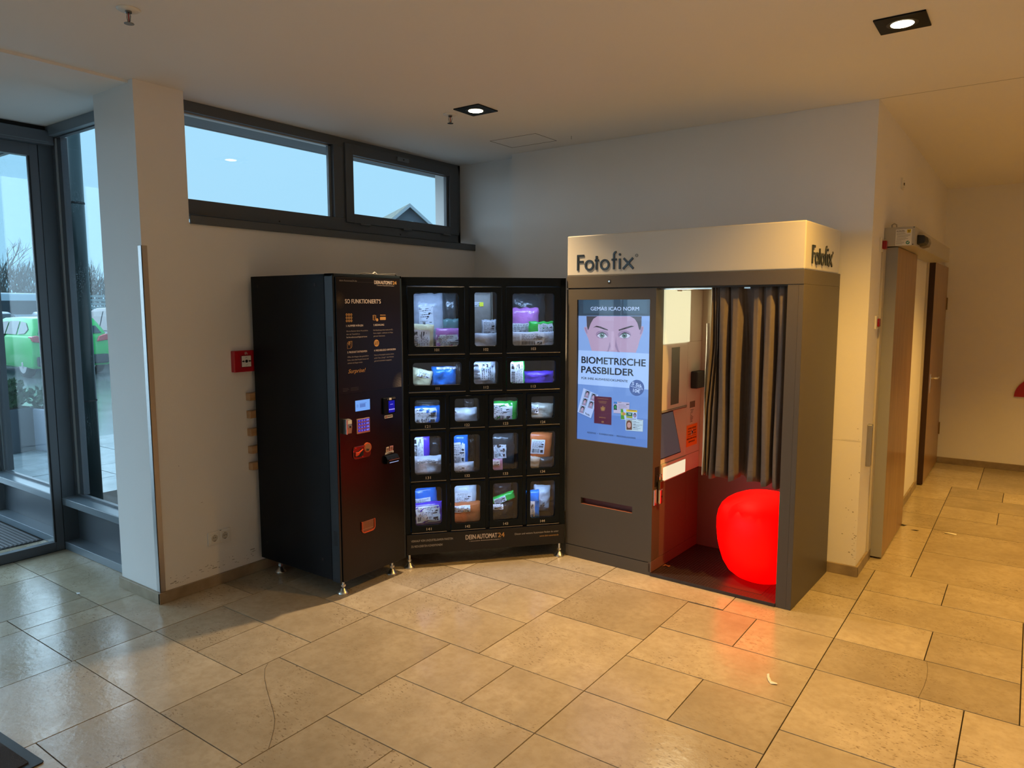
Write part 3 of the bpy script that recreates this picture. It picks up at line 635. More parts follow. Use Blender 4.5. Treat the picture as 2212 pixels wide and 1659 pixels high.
for z0, z1 in ((.861, 1.06), (.541, .842), (.222, .525)): mb.box(.252, .274, .006, DEP, z0, z1).box(.493, .515, .006, DEP, z0, z1).box(.732, .754, .006, DEP, z0, z1)
INT = mat('black_interior', (.022, .026, .032), .4)
mb.build('cabinet', mat('black_cabinet', (.004, .008, .013), .42, spec=.14), M2)
DRS = {101: ((.029, .374, 1.311, 1.713), (.069, .335, 1.357, 1.673)), 102: ((.399, .603, 1.311, 1.713), (.433, .569, 1.355, 1.679)), 103: ((.627, .973, 1.312, 1.713), (.668, .931, 1.355, 1.672)),
       111: ((.029, .376, 1.085, 1.285), (.058, .349, 1.125, 1.260)), 112: ((.399, .604, 1.085, 1.285), (.426, .576, 1.124, 1.261)), 113: ((.628, .972, 1.083, 1.284), (.654, .943, 1.122, 1.259))}
for k, zz in ((120, ((.861, 1.058), (.898, 1.037))), (130, ((.542, .841), (.583, .814))), (140, ((.222, .525), (.263, .499)))):
    for i, (dx, wx) in enumerate((((.033, .252), (.060, .221)), ((.274, .494), (.300, .461)), ((.515, .732), (.541, .702)), ((.755, .973), (.781, .941)))):
        if k == 120: wx = ((.065, .216), (.307, .457), (.548, .698), (.787, .935))[i]
        DRS[k+1+i] = ((*dx, *zz[0]), (*wx, *zz[1]))
DM_ = mat('locker_door', (.004, .008, .013), .38, spec=.14)
NUM = mat('number_print', (.62, .58, .50), .5)
for k, (d, wq) in DRS.items():
    mb = MB(); inner = rrect(wq[0], wq[1], wq[2], wq[3], min(.016, (wq[3]-wq[2])*.13), 5)
    ring_panel(mb, d[0]+.0025, d[1]-.0025, d[2]+.003, d[3]-.003, inner, 0, .010)
    do = mb.build('compartment_door', DM_, M2, bevel=.0008, seg=1)
    box('pane', wq[0]-.006, wq[1]+.006, .0102, .0125, wq[2]-.006, wq[3]+.006, GLSC, do)
    text(str(k), do, (wq[0]+wq[1])/2, wq[2]-.031 if k > 120 else wq[2]-.029, .030 if k % 10 != 1 or k > 112 else (.026 if k == 101 else .02), .0165, NUM, y=-.0006, name='compartment_number', align='C', bold=.012)
    box('hinge_rod', d[0]+.002, d[1]-.002, -.003, .003, d[2]-.0045, d[2]-.001, mat('hinge_steel', (.30, .28, .25), .25, 1), do, .001)
# lower apron with lettering
box('apron', .004, 1.004, -.004, .02, .0855, .2085, mat('apron_satin', (.014, .013, .014), .4, spec=.3), M2, .001)
text('VERKAUF VON UNZUSTELLBAREN PAKETEN', M2, .030, .1645, .256, .0135, mat('print_grey', (.45, .42, .40), .5), y=-.0048)
text('ZU REDUZIERTEN KONDITIONEN!', M2, .030, .131, .192, .0135, MATS['print_grey'], y=-.0048)
logo(M2, .366, .612, .157, .030, -.0048)
text('Diesen und weitere Automaten findest du unter', M2, .966, .163, .287, .0125, MATS['print_grey'], y=-.0048, align='R')
text('www.dein-automat.de', M2, .966, .139, .126, .0120, OR, y=-.0048, align='R')
for u_, v_ in ((.02, .02), (.975, .01), (.06, .42), (.95, .42)): foot(M2, u_, v_, .105)
for u_ in (.02, .978): box('foot_head', u_-.009, u_+.009, -.002, .014, .088, .105, ZINC, M2, .002) if u_ < .5 else None
# lights inside: one slim strip at the front edge of every compartment
LEDM = mat('led_strip', (.8, .9, 1), .4, emit=(.55, .75, 1.0), es=10)
for k, (d, wq) in DRS.items():
    led = box('led_strip', wq[0]+.005, wq[1]-.005, .014, .022, d[3]-.012, d[3]-.008, LEDM, M2)
    z1 = d[3]-.014
    # the strip's own beam
    L_ = lamp('led_beam', 'AREA', (0, 0, 0), (.36, .60, 1.0), 16*(wq[1]-wq[0])*(wq[3]-wq[2]), wq[1]-wq[0], size_y=.015)
    L_.parent = M2; L_.location = ((wq[0]+wq[1])/2, .020, z1); L_.rotation_euler = (R_(30), 0, 0)
# ------------------------------------------------------------------ parcels in the compartments
CROP = {101: (205, 255, 782, 945), 102: (988, 245, 1275, 940), 103: (1480, 262, 2015, 932), 111: (193, 1155, 817, 1445), 112: (980, 1140, 1292, 1430), 113: (1452, 1133, 2035, 1418),
        121: (150, 138, 375, 345), 122: (508, 130, 727, 328), 123: (857, 122, 1070, 317), 124: (1195, 110, 1400, 305), 131: (142, 470, 388, 803), 132: (503, 457, 738, 787), 133: (847, 437, 1078, 767), 134: (1182, 425, 1407, 750),
        141: (150, 927, 393, 1268), 142: (503, 905, 738, 1238), 143: (847, 885, 1075, 1215), 144: (1182, 868, 1405, 1192)}
PCOL = {'milky': (.58, .62, .70), 'white': (.72, .75, .80), 'blue': (.012, .20, .72), 'green': (.02, .55, .07), 'purple': (.12, .05, .62), 'pink': (.55, .20, .55), 'rose': (.60, .35, .50),
        'cream': (.72, .66, .38), 'orange': (.70, .17, .045), 'kraft': (.30, .27, .23), 'beige': (.50, .47, .38), 'darkgrey': (.045, .055, .06), 'black': (.012, .012, .014), 'teal': (.10, .22, .22), 'brown': (.06, .045, .045), 'print': (.03, .03, .035)}
PM = {k: mat('parcel_'+k, c, .22 if k not in ('kraft', 'cream') else .6, noise_amt=.3, nscale=14, bump=.55, bscale=26) for k, c in PCOL.items()}
LAB = mat('label_paper', (.80, .82, .84), .5); LINK = mat('label_ink', (.02, .02, .03), .6)
def parcel(key, col, px, depth, th, label, kind='bag', tilt=0, labels=(), name=None, seed=None, wr=1.7):
    depth = min(depth+.055, .46-th); d, wq = DRS[key]; X0, Y0, X1, Y1 = CROP[key]
    def cv(x, y, v):
        u = wq[0]+(x-X0)/(X1-X0)*(wq[1]-wq[0]); z = wq[3]-(y-Y0)/(Y1-Y0)*(wq[3]-wq[2])
        return u+(u+.348)*v/4.31, z+(z-1.6)*v/4.31
    x0, y0, x1, y1 = px; u0, z1 = cv(x0, y0, depth); u1, z0 = cv(x1, y1, depth)
    lo, hi = d[0]+.004, d[1]-.004
    if x0 <= X0+3: u0 = max(lo+.002, u0-.022)
    if x1 >= X1-3: u1 = min(hi-.002, u1+.022)
    if y1 >= Y1-28: z0 = d[2]+.0005
    else: z0 = max(z0, d[2]+.0005)
    z1 = min(z1, d[3]-.02); u0 = max(u0, lo); u1 = min(u1, hi)
    w_, h_ = (u1-u0)/2, (z1-z0)/2; uc, zc = (u0+u1)/2, (z0+z1)/2
    sd = seed if seed is not None else key*7+int(x0)
    p = 3.2 if kind == 'bag' else (16 if kind == 'box' else 5); q = .5 if kind == 'bag' else (.25 if kind == 'box' else .4)
    ta = R_(tilt); ct, st_ = math.cos(ta), math.sin(ta)
    fit = 1/(abs(ct)+abs(st_)*.6) if tilt else 1
    def surf(a, b2, side=-1):
        t_ = max(0, (1-abs(a)**p)*(1-abs(b2)**p))**q
        n = noise.noise(Vector((a*2.3+sd, b2*2.3, sd*.7)))*.5+abs(noise.noise(Vector((a*5+sd*2, b2*4, side*3))))*.6-.15
        v = side*th/2*t_*(1+ (.35 if kind != 'box' else .06)*n*wr)
        ja = .055*noise.noise(Vector((b2*3, sd, 1)))*wr*(kind != 'box'); jb = .055*noise.noise(Vector((a*3, sd, 5)))*wr*(kind != 'box')
        aa = a*(1+ja)*fit*w_; bb = b2*(1+jb)*fit*h_
        return Vector((aa*ct-bb*st_, v, aa*st_+bb*ct+h_))
    n = 14; mb = MB(); v = []; f = []
    gr = [math.sin((i/n*2-1)*math.pi/2) for i in range(n+1)]
    for side in (-1, 1):
        for j in range(n+1):
            for i in range(n+1): v.append(surf(gr[i], gr[j], side))
    N = (n+1)**2
    for s in (0, 1):
        for j in range(n):
            for i in range(n):
                a = s*N+j*(n+1)+i; f.append((a, a+1, a+n+2, a+n+1))
    for i in range(n):
        f += [(i, i+1, N+i+1, N+i), (n*(n+1)+i, n*(n+1)+i+1, N+n*(n+1)+i+1, N+n*(n+1)+i), (i*(n+1), (i+1)*(n+1), N+(i+1)*(n+1), N+i*(n+1)), (i*(n+1)+n, (i+1)*(n+1)+n, N+(i+1)*(n+1)+n, N+i*(n+1)+n)]
    mb.add(v, f)
    base = M2L @ Vector((uc, depth+th/2, z0))
    nm = name or {'bag': 'poly_mailer', 'box': 'cardboard_box', 'soft': 'wrapped_parcel'}[kind]
    root = thing(nm, label, 'parcel', base, 48.96, 'parcels in the compartments')
    mb.build('wrapping', PM[col], root, smooth=kind != 'box' or True)
    rnd = random.Random(sd)
    for lb in labels:
        a0, a1, b0, b1 = lb[:4]; vert = len(lb) > 4 and lb[4] == 'v'
        a0, a1, b0, b1 = a0*2-1, a1*2-1, b0*2-1, b1*2-1
        def patch(mm, A0, A1, B0, B1, off, k=6):
            vs = []; fs = []
            for j in range(k+1):
                for i in range(k+1):
                    pt = surf(max(-.97, min(.97, A0+(A1-A0)*i/k)), max(-.97, min(.97, B0+(B1-B0)*j/k))); pt.y -= off; vs.append(pt)
            for j in range(k):
                for i in range(k): a = j*(k+1)+i; fs.append((a, a+1, a+k+2, a+k+1))
            mm.add(vs, fs)
        m1 = MB(); patch(m1, a0, a1, b0, b1, .002); lo_ = m1.build('shipping_label', LAB, root, smooth=True)
        m2_ = MB(); L, Hh = (a1-a0), (b1-b0)
        def sub(x0_, x1_, y0_, y1_):
            if vert: x0_, x1_, y0_, y1_ = y0_, y1_, x0_, x1_
            patch(m2_, a0+L*x0_, a0+L*x1_, b0+Hh*y0_, b0+Hh*y1_, .0032, 2)
        x = .08
        while x < .62: 
            bw = rnd.choice((.012, .02, .032)); sub(x, x+bw, .08, .36); x += bw+rnd.choice((.014, .022))
        for r_ in range(6):
            yy = .44+r_*.085; xx = .08
            while xx < .6+rnd.random()*.3: wd = rnd.uniform(.04, .16); sub(xx, xx+wd, yy, yy+.028); xx += wd+.03
        sub(.70, .90, .10, .30); sub(.66+rnd.random()*.1, .92, .62, .70); sub(.55, .9, .5, .56)
        m2_.build('label_print', LINK, lo_)
    return root
M2L = Matrix.Translation((-3.02, 3.093, 0)) @ Matrix.Rotation(R_(48.96), 4, 'Z')
P = parcel
P(101, 'milky', (205, 250, 640, 905), .20, .12, 'large milky white plastic mailer filling the back of compartment 101', tilt=3, labels=[(.22, .62, .28, .75)], seed=4)
P(101, 'darkgrey', (590, 250, 785, 900), .16, .10, 'dark grey see-through bag on the right of compartment 101', seed=9)
P(101, 'teal', (585, 590, 785, 930), .10, .05, 'dull teal packet behind the pink one in compartment 101', kind='soft')
P(101, 'cream', (203, 650, 462, 950), .025, .05, 'cream yellow padded envelope at the lower left of compartment 101', kind='soft', tilt=-3, labels=[(.04, .82, .10, .80, 'v')], name='padded_envelope')
P(101, 'pink', (488, 712, 786, 950), .03, .06, 'magenta topped flat parcel with large label at the lower right of compartment 101', kind='soft', labels=[(.02, .95, .04, .74)])
P(102, 'kraft', (986, 250, 1210, 940), .12, .09, 'grey brown cardboard box standing upright in compartment 102', kind='box', labels=[(.02, .50, .76, .84)])
P(102, 'beige', (1195, 250, 1278, 940), .18, .05, 'pale see-through sleeve at the right of compartment 102', seed=3)
P(102, 'milky', (1085, 600, 1280, 945), .07, .04, 'small white bag with address label leaning in compartment 102', labels=[(.05, .90, .45, .97)])
P(102, 'white', (986, 775, 1280, 945), .015, .05, 'white flat mailer lying at the bottom of compartment 102', seed=12)
P(103, 'darkgrey', (1480, 262, 2018, 930), .22, .10, 'big dark grey sheet bag at the back of compartment 103', seed=5)
P(103, 'pink', (1478, 445, 1835, 935), .11, .10, 'pink violet bag with folded corner in compartment 103', kind='soft', labels=[(.08, .78, .38, .64)])
P(103, 'green', (1695, 625, 2018, 940), .055, .05, 'bright green mailer with label in compartment 103', kind='soft', labels=[(.34, .95, .58, .92)])
P(103, 'white', (1478, 758, 2018, 940), .012, .035, 'clear white pouch with upside down label along the bottom of compartment 103', labels=[(.22, .74, .30, .95)], seed=8)
P(111, 'cream', (193, 1228, 455, 1448), .03, .09, 'slanted cream envelope with torn corner in compartment 111', tilt=-14, labels=[(.25, .85, .62, .95)], name='padded_envelope')
P(111, 'blue', (447, 1215, 765, 1448), .03, .13, 'shiny bright blue wrapped box in compartment 111', kind='soft', labels=[(.18, .97, .90, .99)])
P(111, 'print', (740, 1170, 820, 1448), .08, .07, 'dark patterned bag at the right edge of compartment 111')
P(112, 'milky', (975, 1138, 1285, 1445), .03, .12, 'pale blue white wrapped parcel filling compartment 112', kind='soft', labels=[(.04, .92, .30, .95, 'v')])
P(113, 'green', (1450, 1130, 1640, 1440), .03, .05, 'upright green mailer with tall white label in compartment 113', kind='soft', labels=[(.18, .90, .10, .96, 'v')])
P(113, 'purple', (1632, 1272, 2038, 1440), .03, .10, 'violet blue wrapped parcel lying in compartment 113', kind='soft')
P(121, 'darkgrey', (160, 142, 372, 230), .14, .06, 'grey see-through pouch above the blue parcel in compartment 121')
P(121, 'blue', (148, 198, 378, 350), .03, .08, 'bright blue parcel with wide label in compartment 121', kind='soft', labels=[(.12, .80, .10, .92)])
P(122, 'brown', (590, 132, 690, 230), .14, .06, 'dark brown item behind the white parcel in compartment 122')
P(122, 'white', (506, 218, 722, 335), .03, .10, 'crumpled white mailer in compartment 122', labels=[(.04, .2, .75, .9)])
P(123, 'green', (855, 160, 1070, 325), .03, .09, 'bright green parcel with bent corner in compartment 123', kind='soft', labels=[(.03, .78, .08, .92)])
P(124, 'beige', (1193, 172, 1405, 312), .03, .10, 'beige grey soft bag sloping to the right in compartment 124', tilt=-4, labels=[(.05, .38, .45, .92)])
P(131, 'darkgrey', (275, 490, 392, 720), .16, .07, 'dark grey bag at the right back of compartment 131')
P(131, 'purple', (140, 466, 286, 700), .08, .05, 'violet mailer with tall label standing in compartment 131', kind='soft', labels=[(.14, .66, .18, .96, 'v')])
P(131, 'white', (140, 655, 392, 815), .02, .10, 'crumpled white mailer lying at the bottom of compartment 131', seed=2, labels=[(.2, .82, .70, .90)])
P(132, 'blue', (500, 452, 634, 740), .08, .05, 'blue mailer with long label standing in compartment 132', kind='soft', labels=[(.14, .80, .08, .76)])
P(132, 'white', (500, 708, 696, 795), .02, .07, 'flat white packet at the bottom left of compartment 132', tilt=3, labels=[(.05, .6, .25, .85)])
P(132, 'black', (625, 470, 742, 770), .20, .08, 'black bag hardly visible at the right back of compartment 132')
P(133, 'darkgrey', (848, 437, 1080, 775), .10, .09, 'large dark grey bag with white label filling compartment 133', kind='soft', labels=[(.16, .62, .34, .70)])
P(133, 'rose', (846, 672, 942, 775), .02, .05, 'small rose pink packet in the corner of compartment 133', kind='soft', labels=[(.25, .75, .6, .95)])
P(134, 'orange', (1180, 426, 1408, 705), .08, .06, 'orange brown mailer with label tilted in compartment 134', kind='soft', tilt=-5, labels=[(.14, .68, .28, .76)], wr=.7)
P(134, 'beige', (1180, 645, 1278, 755), .02, .06, 'pale small packet at the lower left of compartment 134', tilt=-10)
P(134, 'darkgrey', (1230, 660, 1408, 760), .05, .06, 'dark grey soft bag on the floor of compartment 134')
P(141, 'blue', (148, 925, 362, 1190), .11, .06, 'blue mailer with slanted label at the back of compartment 141', kind='soft', tilt=4, labels=[(.05, .72, .22, .66)])
P(141, 'purple', (148, 1068, 396, 1240), .03, .08, 'violet parcel with white label lying in compartment 141', kind='soft', tilt=3, labels=[(.12, .88, .22, .90)])
P(142, 'white', (502, 900, 712, 1140), .10, .06, 'white mailer standing behind the orange one in compartment 142', labels=[(.16, .80, .22, .72)])
P(142, 'orange', (500, 1072, 742, 1240), .03, .10, 'glossy orange parcel lying at the bottom of compartment 142', kind='soft', labels=[(.03, .62, .62, .92)])
P(143, 'black', (845, 1070, 1045, 1215), .04, .10, 'black shiny bag with gold creases on the floor of compartment 143', labels=[(.03, .55, .70, .96)])
P(143, 'green', (848, 985, 1078, 1065), .07, .05, 'narrow green mailer slanting upwards in compartment 143', tilt=17, kind='soft', labels=[(.1, .60, .15, .85)])
P(143, 'brown', (860, 890, 1078, 1000), .20, .06, 'dark brown bag in the shadow at the back of compartment 143')
P(144, 'white', (1215, 912, 1408, 1155), .10, .09, 'heavily crumpled white mailer in compartment 144', tilt=-5, labels=[(.28, .66, .22, .50)], wr=2.2)
P(144, 'blue', (1180, 955, 1272, 1165), .03, .07, 'narrow blue bag with label at the left of compartment 144', kind='soft', labels=[(.05, .58, .12, .66, 'v')])

# yellow price sticker on the upright cardboard box in compartment 102
for o_ in bpy.data.objects:
    if o_.get('label', '').startswith('grey brown cardboard box'):
        MB().box(-.014, .012, -.0500, -.0490, .282, .308).build('yellow_sticker', mat('sticker_yellow', (.75, .72, .02), .5), o_)
# ------------------------------------------------------------------ photo booth
BT = thing('photo_booth', 'large grey brown photo booth with white illuminated sign box, poster screen and half open curtain', 'photo booth', (-2.364, 3.871, 0), -1.9497)
BM = mat('booth_taupe', (.086, .073, .056), .45, noise_amt=.06, nscale=300, spec=.4)
BM2 = mat('booth_seam', (.03, .025, .02), .6)
SIGN = mat('sign_acrylic', (.44, .42, .37), .35, emit=(.80, .62, .38), es=.06)
bx = lambda n, *a, m=BM, p=BT, bevel=.0015, **k: box(n, *a, m, p, bevel, **k)
bx('plinth', 0.001, .603, 0, .70, 0, .0755); bx('header_band', 0, 1.418, -.002, .70, 1.704, 1.777)
bx('header_gap', .006, 1.412, .006, .69, 1.695, 1.7045, m=BM2, bevel=0)
sg = bx('sign_box', .002, 1.4185, -.001, .665, 1.7785, 2.020, m=SIGN, bevel=.006)
bx('right_side_panel', 1.392, 1.418, .0, .70, 0, 1.7035); bx('corner_post', 1.338, 1.392, 0, .03, 0, 1.7035, bevel=0)
bx('roof_panel', .55, 1.392, .03, .69, 1.700, 1.7035, m=mat('booth_cream', (.62, .56, .42), .5), bevel=0)
bx('back_panel', .53, 1.392, .662, .70, .545, 1.70, m=mat('booth_cream'), bevel=0)
bx('back_panel_lower', .53, 1.392, .660, .70, 0, .545, m=mat('booth_lower', (.13, .085, .065), .5), bevel=0)
# front cabinet face as frame around screen and slot
def face(n, x0, x1, z0, z1): return bx(n, x0, x1, 0, .04, z0, z1, bevel=.001)
mb = MB(); ring_panel(mb, 0.001, .603, .7605, 1.697, [(.5695, .7665), (.5695, 1.633), (.0755, 1.633), (.0755, .7665)], 0, .04)
ring_panel(mb, 0.001, .603, .0805, .7605, [(.4775, .3585), (.4775, .3985), (.1145, .3985), (.1145, .3585)], 0, .04)
mb.build('front_panel', BM, BT)
bx('cabinet_core', 0.003, .535, .045, .70, .078, 1.697, m=BM2, bevel=0)
bx('side_strip', .535, .603, .041, .10, .0805, 1.697); bx('plinth_gap', .004, .600, .004, .045, .075, .081, m=DARK, bevel=0)
bx('photo_slot', .114, .478, .030, .044, .356, .401, m=mat('slot_red', (.10, .004, .002), .4), bevel=0)
bx('slot_edge', .1145, .4775, .001, .03, .3575, .3595, m=mat('slot_edge_m', (.45, .15, .07), .4), bevel=0)
bx('lock_cylinder', .292, .311, -.004, -.001, 1.731, 1.750, m=BM2, bevel=0); bpy.data.objects['lock_cylinder'].hide_render = False
MB().cyl((.3015, -.0062, 1.7405), .0055, .003, 12, axis='y').build('lock_face', ZINC, bpy.data.objects['lock_cylinder'])
# sign letters as raised rounded strokes
LET = mat('sign_letters', (.012, .018, .022), .3)
def sign(T=None):
    mb = MB(); S = .0125; d0, d1 = -.0060, 0.0
    st = lambda pts, closed=False, w=S: mb.stroke(pts, w, d0, d1, T=T, closed=closed)
    st([(.082, 1.8105), (.082, 1.9045)]); st([(.082, 1.8985), (.125, 1.8985)]); st([(.082, 1.862), (.121, 1.862)])
    st(arc(.163, 1.8395, .0265, 0, 360, 28)[:-1], True); st([(.2130, 1.8105), (.2130, 1.8935)]); st([(.2015, 1.8665), (.2285, 1.8665)])
    st(arc(.2700, 1.8395, .0265, 0, 360, 28)[:-1], True)
    st([(.332, 1.8105), (.332, 1.896)]+arc(.346, 1.896, .014, 180, 85, 7)); st([(.316, 1.8665), (.350, 1.8665)])
    st([(.371, 1.8105), (.371, 1.8720)]); mb.prism(arc(.371, 1.895, .0075, 0, 350, 16), d0, d1, T=T)
    st([(.393, 1.8105), (.457, 1.8720)]); mb.stroke([(.397, 1.8720), (.461, 1.8105)], S, d0-.0004, d1, T=T)
    mb.stroke(arc(.480, 1.885, .0078, 0, 360, 18)[:-1], .0022, -.002, 0, T=T, closed=True); mb.prism(arc(.480, 1.885, .002, 0, 340, 8), -.002, 0, T=T)
    return mb
sign().build('sign_lettering', LET, BT, bevel=.0018, loc=(0, -.0012, 0))
# on the right flank: local u -> v, y -> -u
Tm = Matrix(((0, -1, 0, 1.4195), (1, 0, 0, .028), (0, 0, 1, 0), (0, 0, 0, 1)))
sign(Tm).build('sign_lettering', LET, BT, bevel=.0018)

# poster screen; coordinates taken on a grid of 690 x 1400 units
scr = box('poster_screen', .0757, .5693, .012, .03, .7667, 1.6328, mat('screen_black', (.01, .01, .012), .3), BT)
corn = [(118, 120), (808, 118), (775, 1520), (103, 1435)]
def homog(src, dst):
    # solve the 8 unknown projective map
    A = []; B = []
    for (x, y), (X, Y) in zip(src, dst):
        A.append([x, y, 1, 0, 0, 0, -X*x, -X*y]); B.append(X); A.append([0, 0, 0, x, y, 1, -Y*x, -Y*y]); B.append(Y)
    n = 8
    for i in range(n):
        p = max(range(i, n), key=lambda r: abs(A[r][i])); A[i], A[p] = A[p], A[i]; B[i], B[p] = B[p], B[i]
        for r in range(n):
            if r != i:
                k = A[r][i]/A[i][i]; A[r] = [a-k*b for a, b in zip(A[r], A[i])]; B[r] -= k*B[i]
    h = [B[i]/A[i][i] for i in range(n)]
    return lambda x, y: ((h[0]*x+h[1]*y+h[2])/(h[6]*x+h[7]*y+1), (h[3]*x+h[4]*y+h[5])/(h[6]*x+h[7]*y+1))
hm = homog(corn, [(.0757, 1.6328), (.5693, 1.6328), (.5693, .7667), (.0757, .7667)])
def em(name, hexc='808080', s=1.0): return mat('scr_'+name, (.01, .01, .01), .3, emit=hexc, es=s)
lay = [0]
def pic(name, polys, parent=scr, step=True):
    """polys: list of (material, [(x,y)...]) in poster photo units, drawn in order"""
    mb = MB()
    for m_, pts in polys:
        lay[0] += 1; yy = .0118-lay[0]*.00004
        mb.add([(*[hm(x, y)[0]], yy, hm(x, y)[1]) for x, y in pts], [list(range(len(pts)))], m_)
    return mb.build(name, None, parent)
def ell(cx, cy, rx, ry, n=20, a0=0, a1=360): return arc(cx, cy, rx, a0, a1, n, ry)[:-1 if a1-a0 == 360 else None]
q = lambda x0, y0, x1, y1: [(x0, y0), (x1, y0), (x1, y1), (x0, y1)]
BGc = em('bg', '8fb4ee', .95)
pic('header_band_picture', [(em('header', '2c4358', .9), [(120, 120), (808, 118), (806, 275), (120, 271)]), (em('hd2', '35536b', .9), [(165, 122), (445, 121), (445, 250), (165, 248)]), (em('hd3', '3c5a70', .9), [(548, 121), (772, 120), (772, 252), (548, 250)])])
pic('face_background', [(em('facebg', '86abe8', .95), [(120, 271), (806, 275), (800, 632), (118, 597)]), (em('bgwhite', 'a4c6fb', 1), [(118, 597), (800, 632), (787, 972), (112, 918)]), (em('bglow', '6f97dc', .95), [(112, 918), (787, 972), (780, 1250), (108, 1180)]), (em('bglow2', '5f86cf', .95), [(108, 1180), (780, 1250), (775, 1520), (103, 1435)])])
SK = em('skin', 'b79fc0', .95); SK2 = em('skin_shade', '9c86ac', .9); HR = em('hair', '4a4650', .85); SKL = em('skin_light', 'cdb8d8', .95); LIPD = em('lash', '2a2a34', .8); IR = em('iris', '6a8c8c', .8); PU = em('pupil', '14181c', .8); EW = em('eyewhite', 'c9cfe8', .95); BR = em('brow', '3d3640', .8)
face_out = [(196, 275), (718, 278), (716, 330), (712, 372), (735, 372), (738, 395), (728, 430), (712, 470), (700, 500), (682, 570), (662, 622), (246, 604), (232, 560), (214, 490), (196, 450), (178, 410), (172, 385), (182, 374), (198, 380), (198, 330)]
pic('face_picture', [(SK, face_out), (HR, [(196, 275), (300, 276), (262, 300), (236, 345), (216, 400), (210, 408), (200, 370)]), (HR, [(718, 278), (610, 277), (650, 300), (678, 340), (694, 400), (704, 410), (716, 370)]),
    (SK2, [(178, 384), (196, 384), (206, 440), (198, 440), (184, 408)]), (SK2, [(734, 378), (714, 384), (700, 450), (712, 448), (728, 412)]),
    (SK2, [(408, 470), (416, 520), (396, 600), (384, 611), (404, 612), (424, 560)]), (SK2, [(476, 470), (478, 520), (500, 600), (514, 618), (490, 616), (466, 560)]), (em('skin_mid', 'c2abcb', .95), [(432, 420), (458, 420), (464, 600), (430, 596)])])
pic('eye_picture', [(SK2, ell(345, 450, 60, 40)), (SK2, ell(556, 452, 62, 40)), (BR, [(258, 385), (290, 366), (330, 374), (398, 402), (402, 412), (360, 402), (318, 386), (286, 378)]), (BR, [(500, 404), (560, 384), (620, 366), (652, 372), (610, 384), (560, 400), (504, 416)]),
    (EW, [(296, 462), (318, 440), (346, 430), (372, 444), (396, 474), (360, 484), (322, 480)]), (EW, [(505, 474), (530, 444), (556, 432), (590, 442), (612, 462), (590, 482), (540, 486)]),
    (IR, ell(344, 457, 24, 25)), (IR, ell(556, 459, 24, 25)), (PU, ell(344, 457, 9, 10)), (PU, ell(556, 459, 9, 10)), (EW, ell(348, 450, 4, 4)), (EW, ell(560, 452, 4, 4)),
    (LIPD, [(290, 462), (316, 436), (346, 425), (376, 440), (400, 476), (372, 447), (346, 433), (318, 443)]), (LIPD, [(500, 478), (528, 442), (556, 427), (592, 437), (622, 464), (590, 445), (556, 435), (530, 449)])])
TXW = em('textwhite', 'bcd4fa', 1); TXD = em('textdark', '12182a', .7)
def ptx(s, x, y, x2, cap, m_, bold=.02, **k):
    lay[0] += 9
    a, b2 = hm(x, y); a2, b3 = hm(x2, y+(x2-x)*k.pop('sl', .06)); _, t_ = hm(x, y-cap)
    return text(s, scr, a, b2, a2-a, t_-b2, m_, y=.0118-lay[0]*.00004, bold=bold, **k)
ptx('GEMÄß ICAO NORM', 237, 221, 695, 36, TXW, .01, sl=0); ptx('BIOMETRISCHE', 150, 718, 754, 64, TXD, .04); ptx('PASSBILDER', 148, 810, 642, 64, TXD, .04); ptx('FÜR IHRE AUSWEISDOKUMENTE', 149, 871, 586, 21, TXD, .03)
BD = em('badge', '3d5aa0', .9)
pic('price_badge', [(BD, ell(672, 954, 70, 76, 28)), (TXW, [(612, 934), (732, 970), (731, 974), (611, 938)])])
ptx('5 Stk.', 624, 926, 730, 34, TXW, .03, rot=-13); ptx('10€', 636, 992, 702, 34, TXW, .03, rot=-6)
PH = em('sheet', 'aac2f2', 1); PHS = em('shadow_', '5878b8', .9)
sheet = [(PHS, [(170, 962), (314, 1028), (244, 1248), (112, 1190)]), (PH, [(168, 957), (310, 1024), (238, 1241), (110, 1182)])]
for cx, cy in ((203, 1013), (181, 1085), (157, 1156), (262, 1040), (240, 1112)):
    R0 = lambda dx, dy: (cx+dx-dy*.30, cy+dy+dx*.32)
    sheet += [(em('photo_bg', '8096b8', .9), [R0(-22, -30), R0(22, -30), R0(22, 34), R0(-22, 34)]), (SK2, [R0(-20, 34), R0(-8, 20), R0(8, 20), R0(20, 34)]), (em('hair2', '20222c', .8), [R0(a, b-6) for a, b in ell(0, 0, 15, 22, 14)]), (SK, [R0(a, b+1) for a, b in ell(0, 0, 11, 17, 14)])]
    sheet += [(BR, [R0(-8, -4), R0(-2, -4), R0(-2, -2), R0(-8, -2)]), (BR, [R0(2, -4), R0(8, -4), R0(8, -2), R0(2, -2)])]
pic('photo_strip_picture', sheet); ptx('Fotofix', 184, 1200, 228, 17, TXD, .03, rot=-20)
pic('passport_picture', [(PHS, [(273, 1036), (438, 1049), (434, 1308), (270, 1290)]), (em('passport', '5a1638', .8), [(271, 1032), (430, 1042), (436, 1048), (432, 1302), (428, 1304), (269, 1286)])])
GD = em('gold', 'b08a48', .8); ex, ey = 353, 1150
eag = [(GD, ell(ex, ey-18, 6, 7)), (GD, [(ex-4, ey-14), (ex+4, ey-14), (ex+6, ey+16), (ex, ey+26), (ex-6, ey+16)])]
for s in (-1, 1):
    for k, (a, b) in enumerate(((22, -16), (23, -4), (20, 8), (15, 18))): eag.append((GD, [(ex+s*5, ey-10+k*5), (ex+s*a, ey+b), (ex+s*(a-2), ey+b+7), (ex+s*5, ey-5+k*5)]))
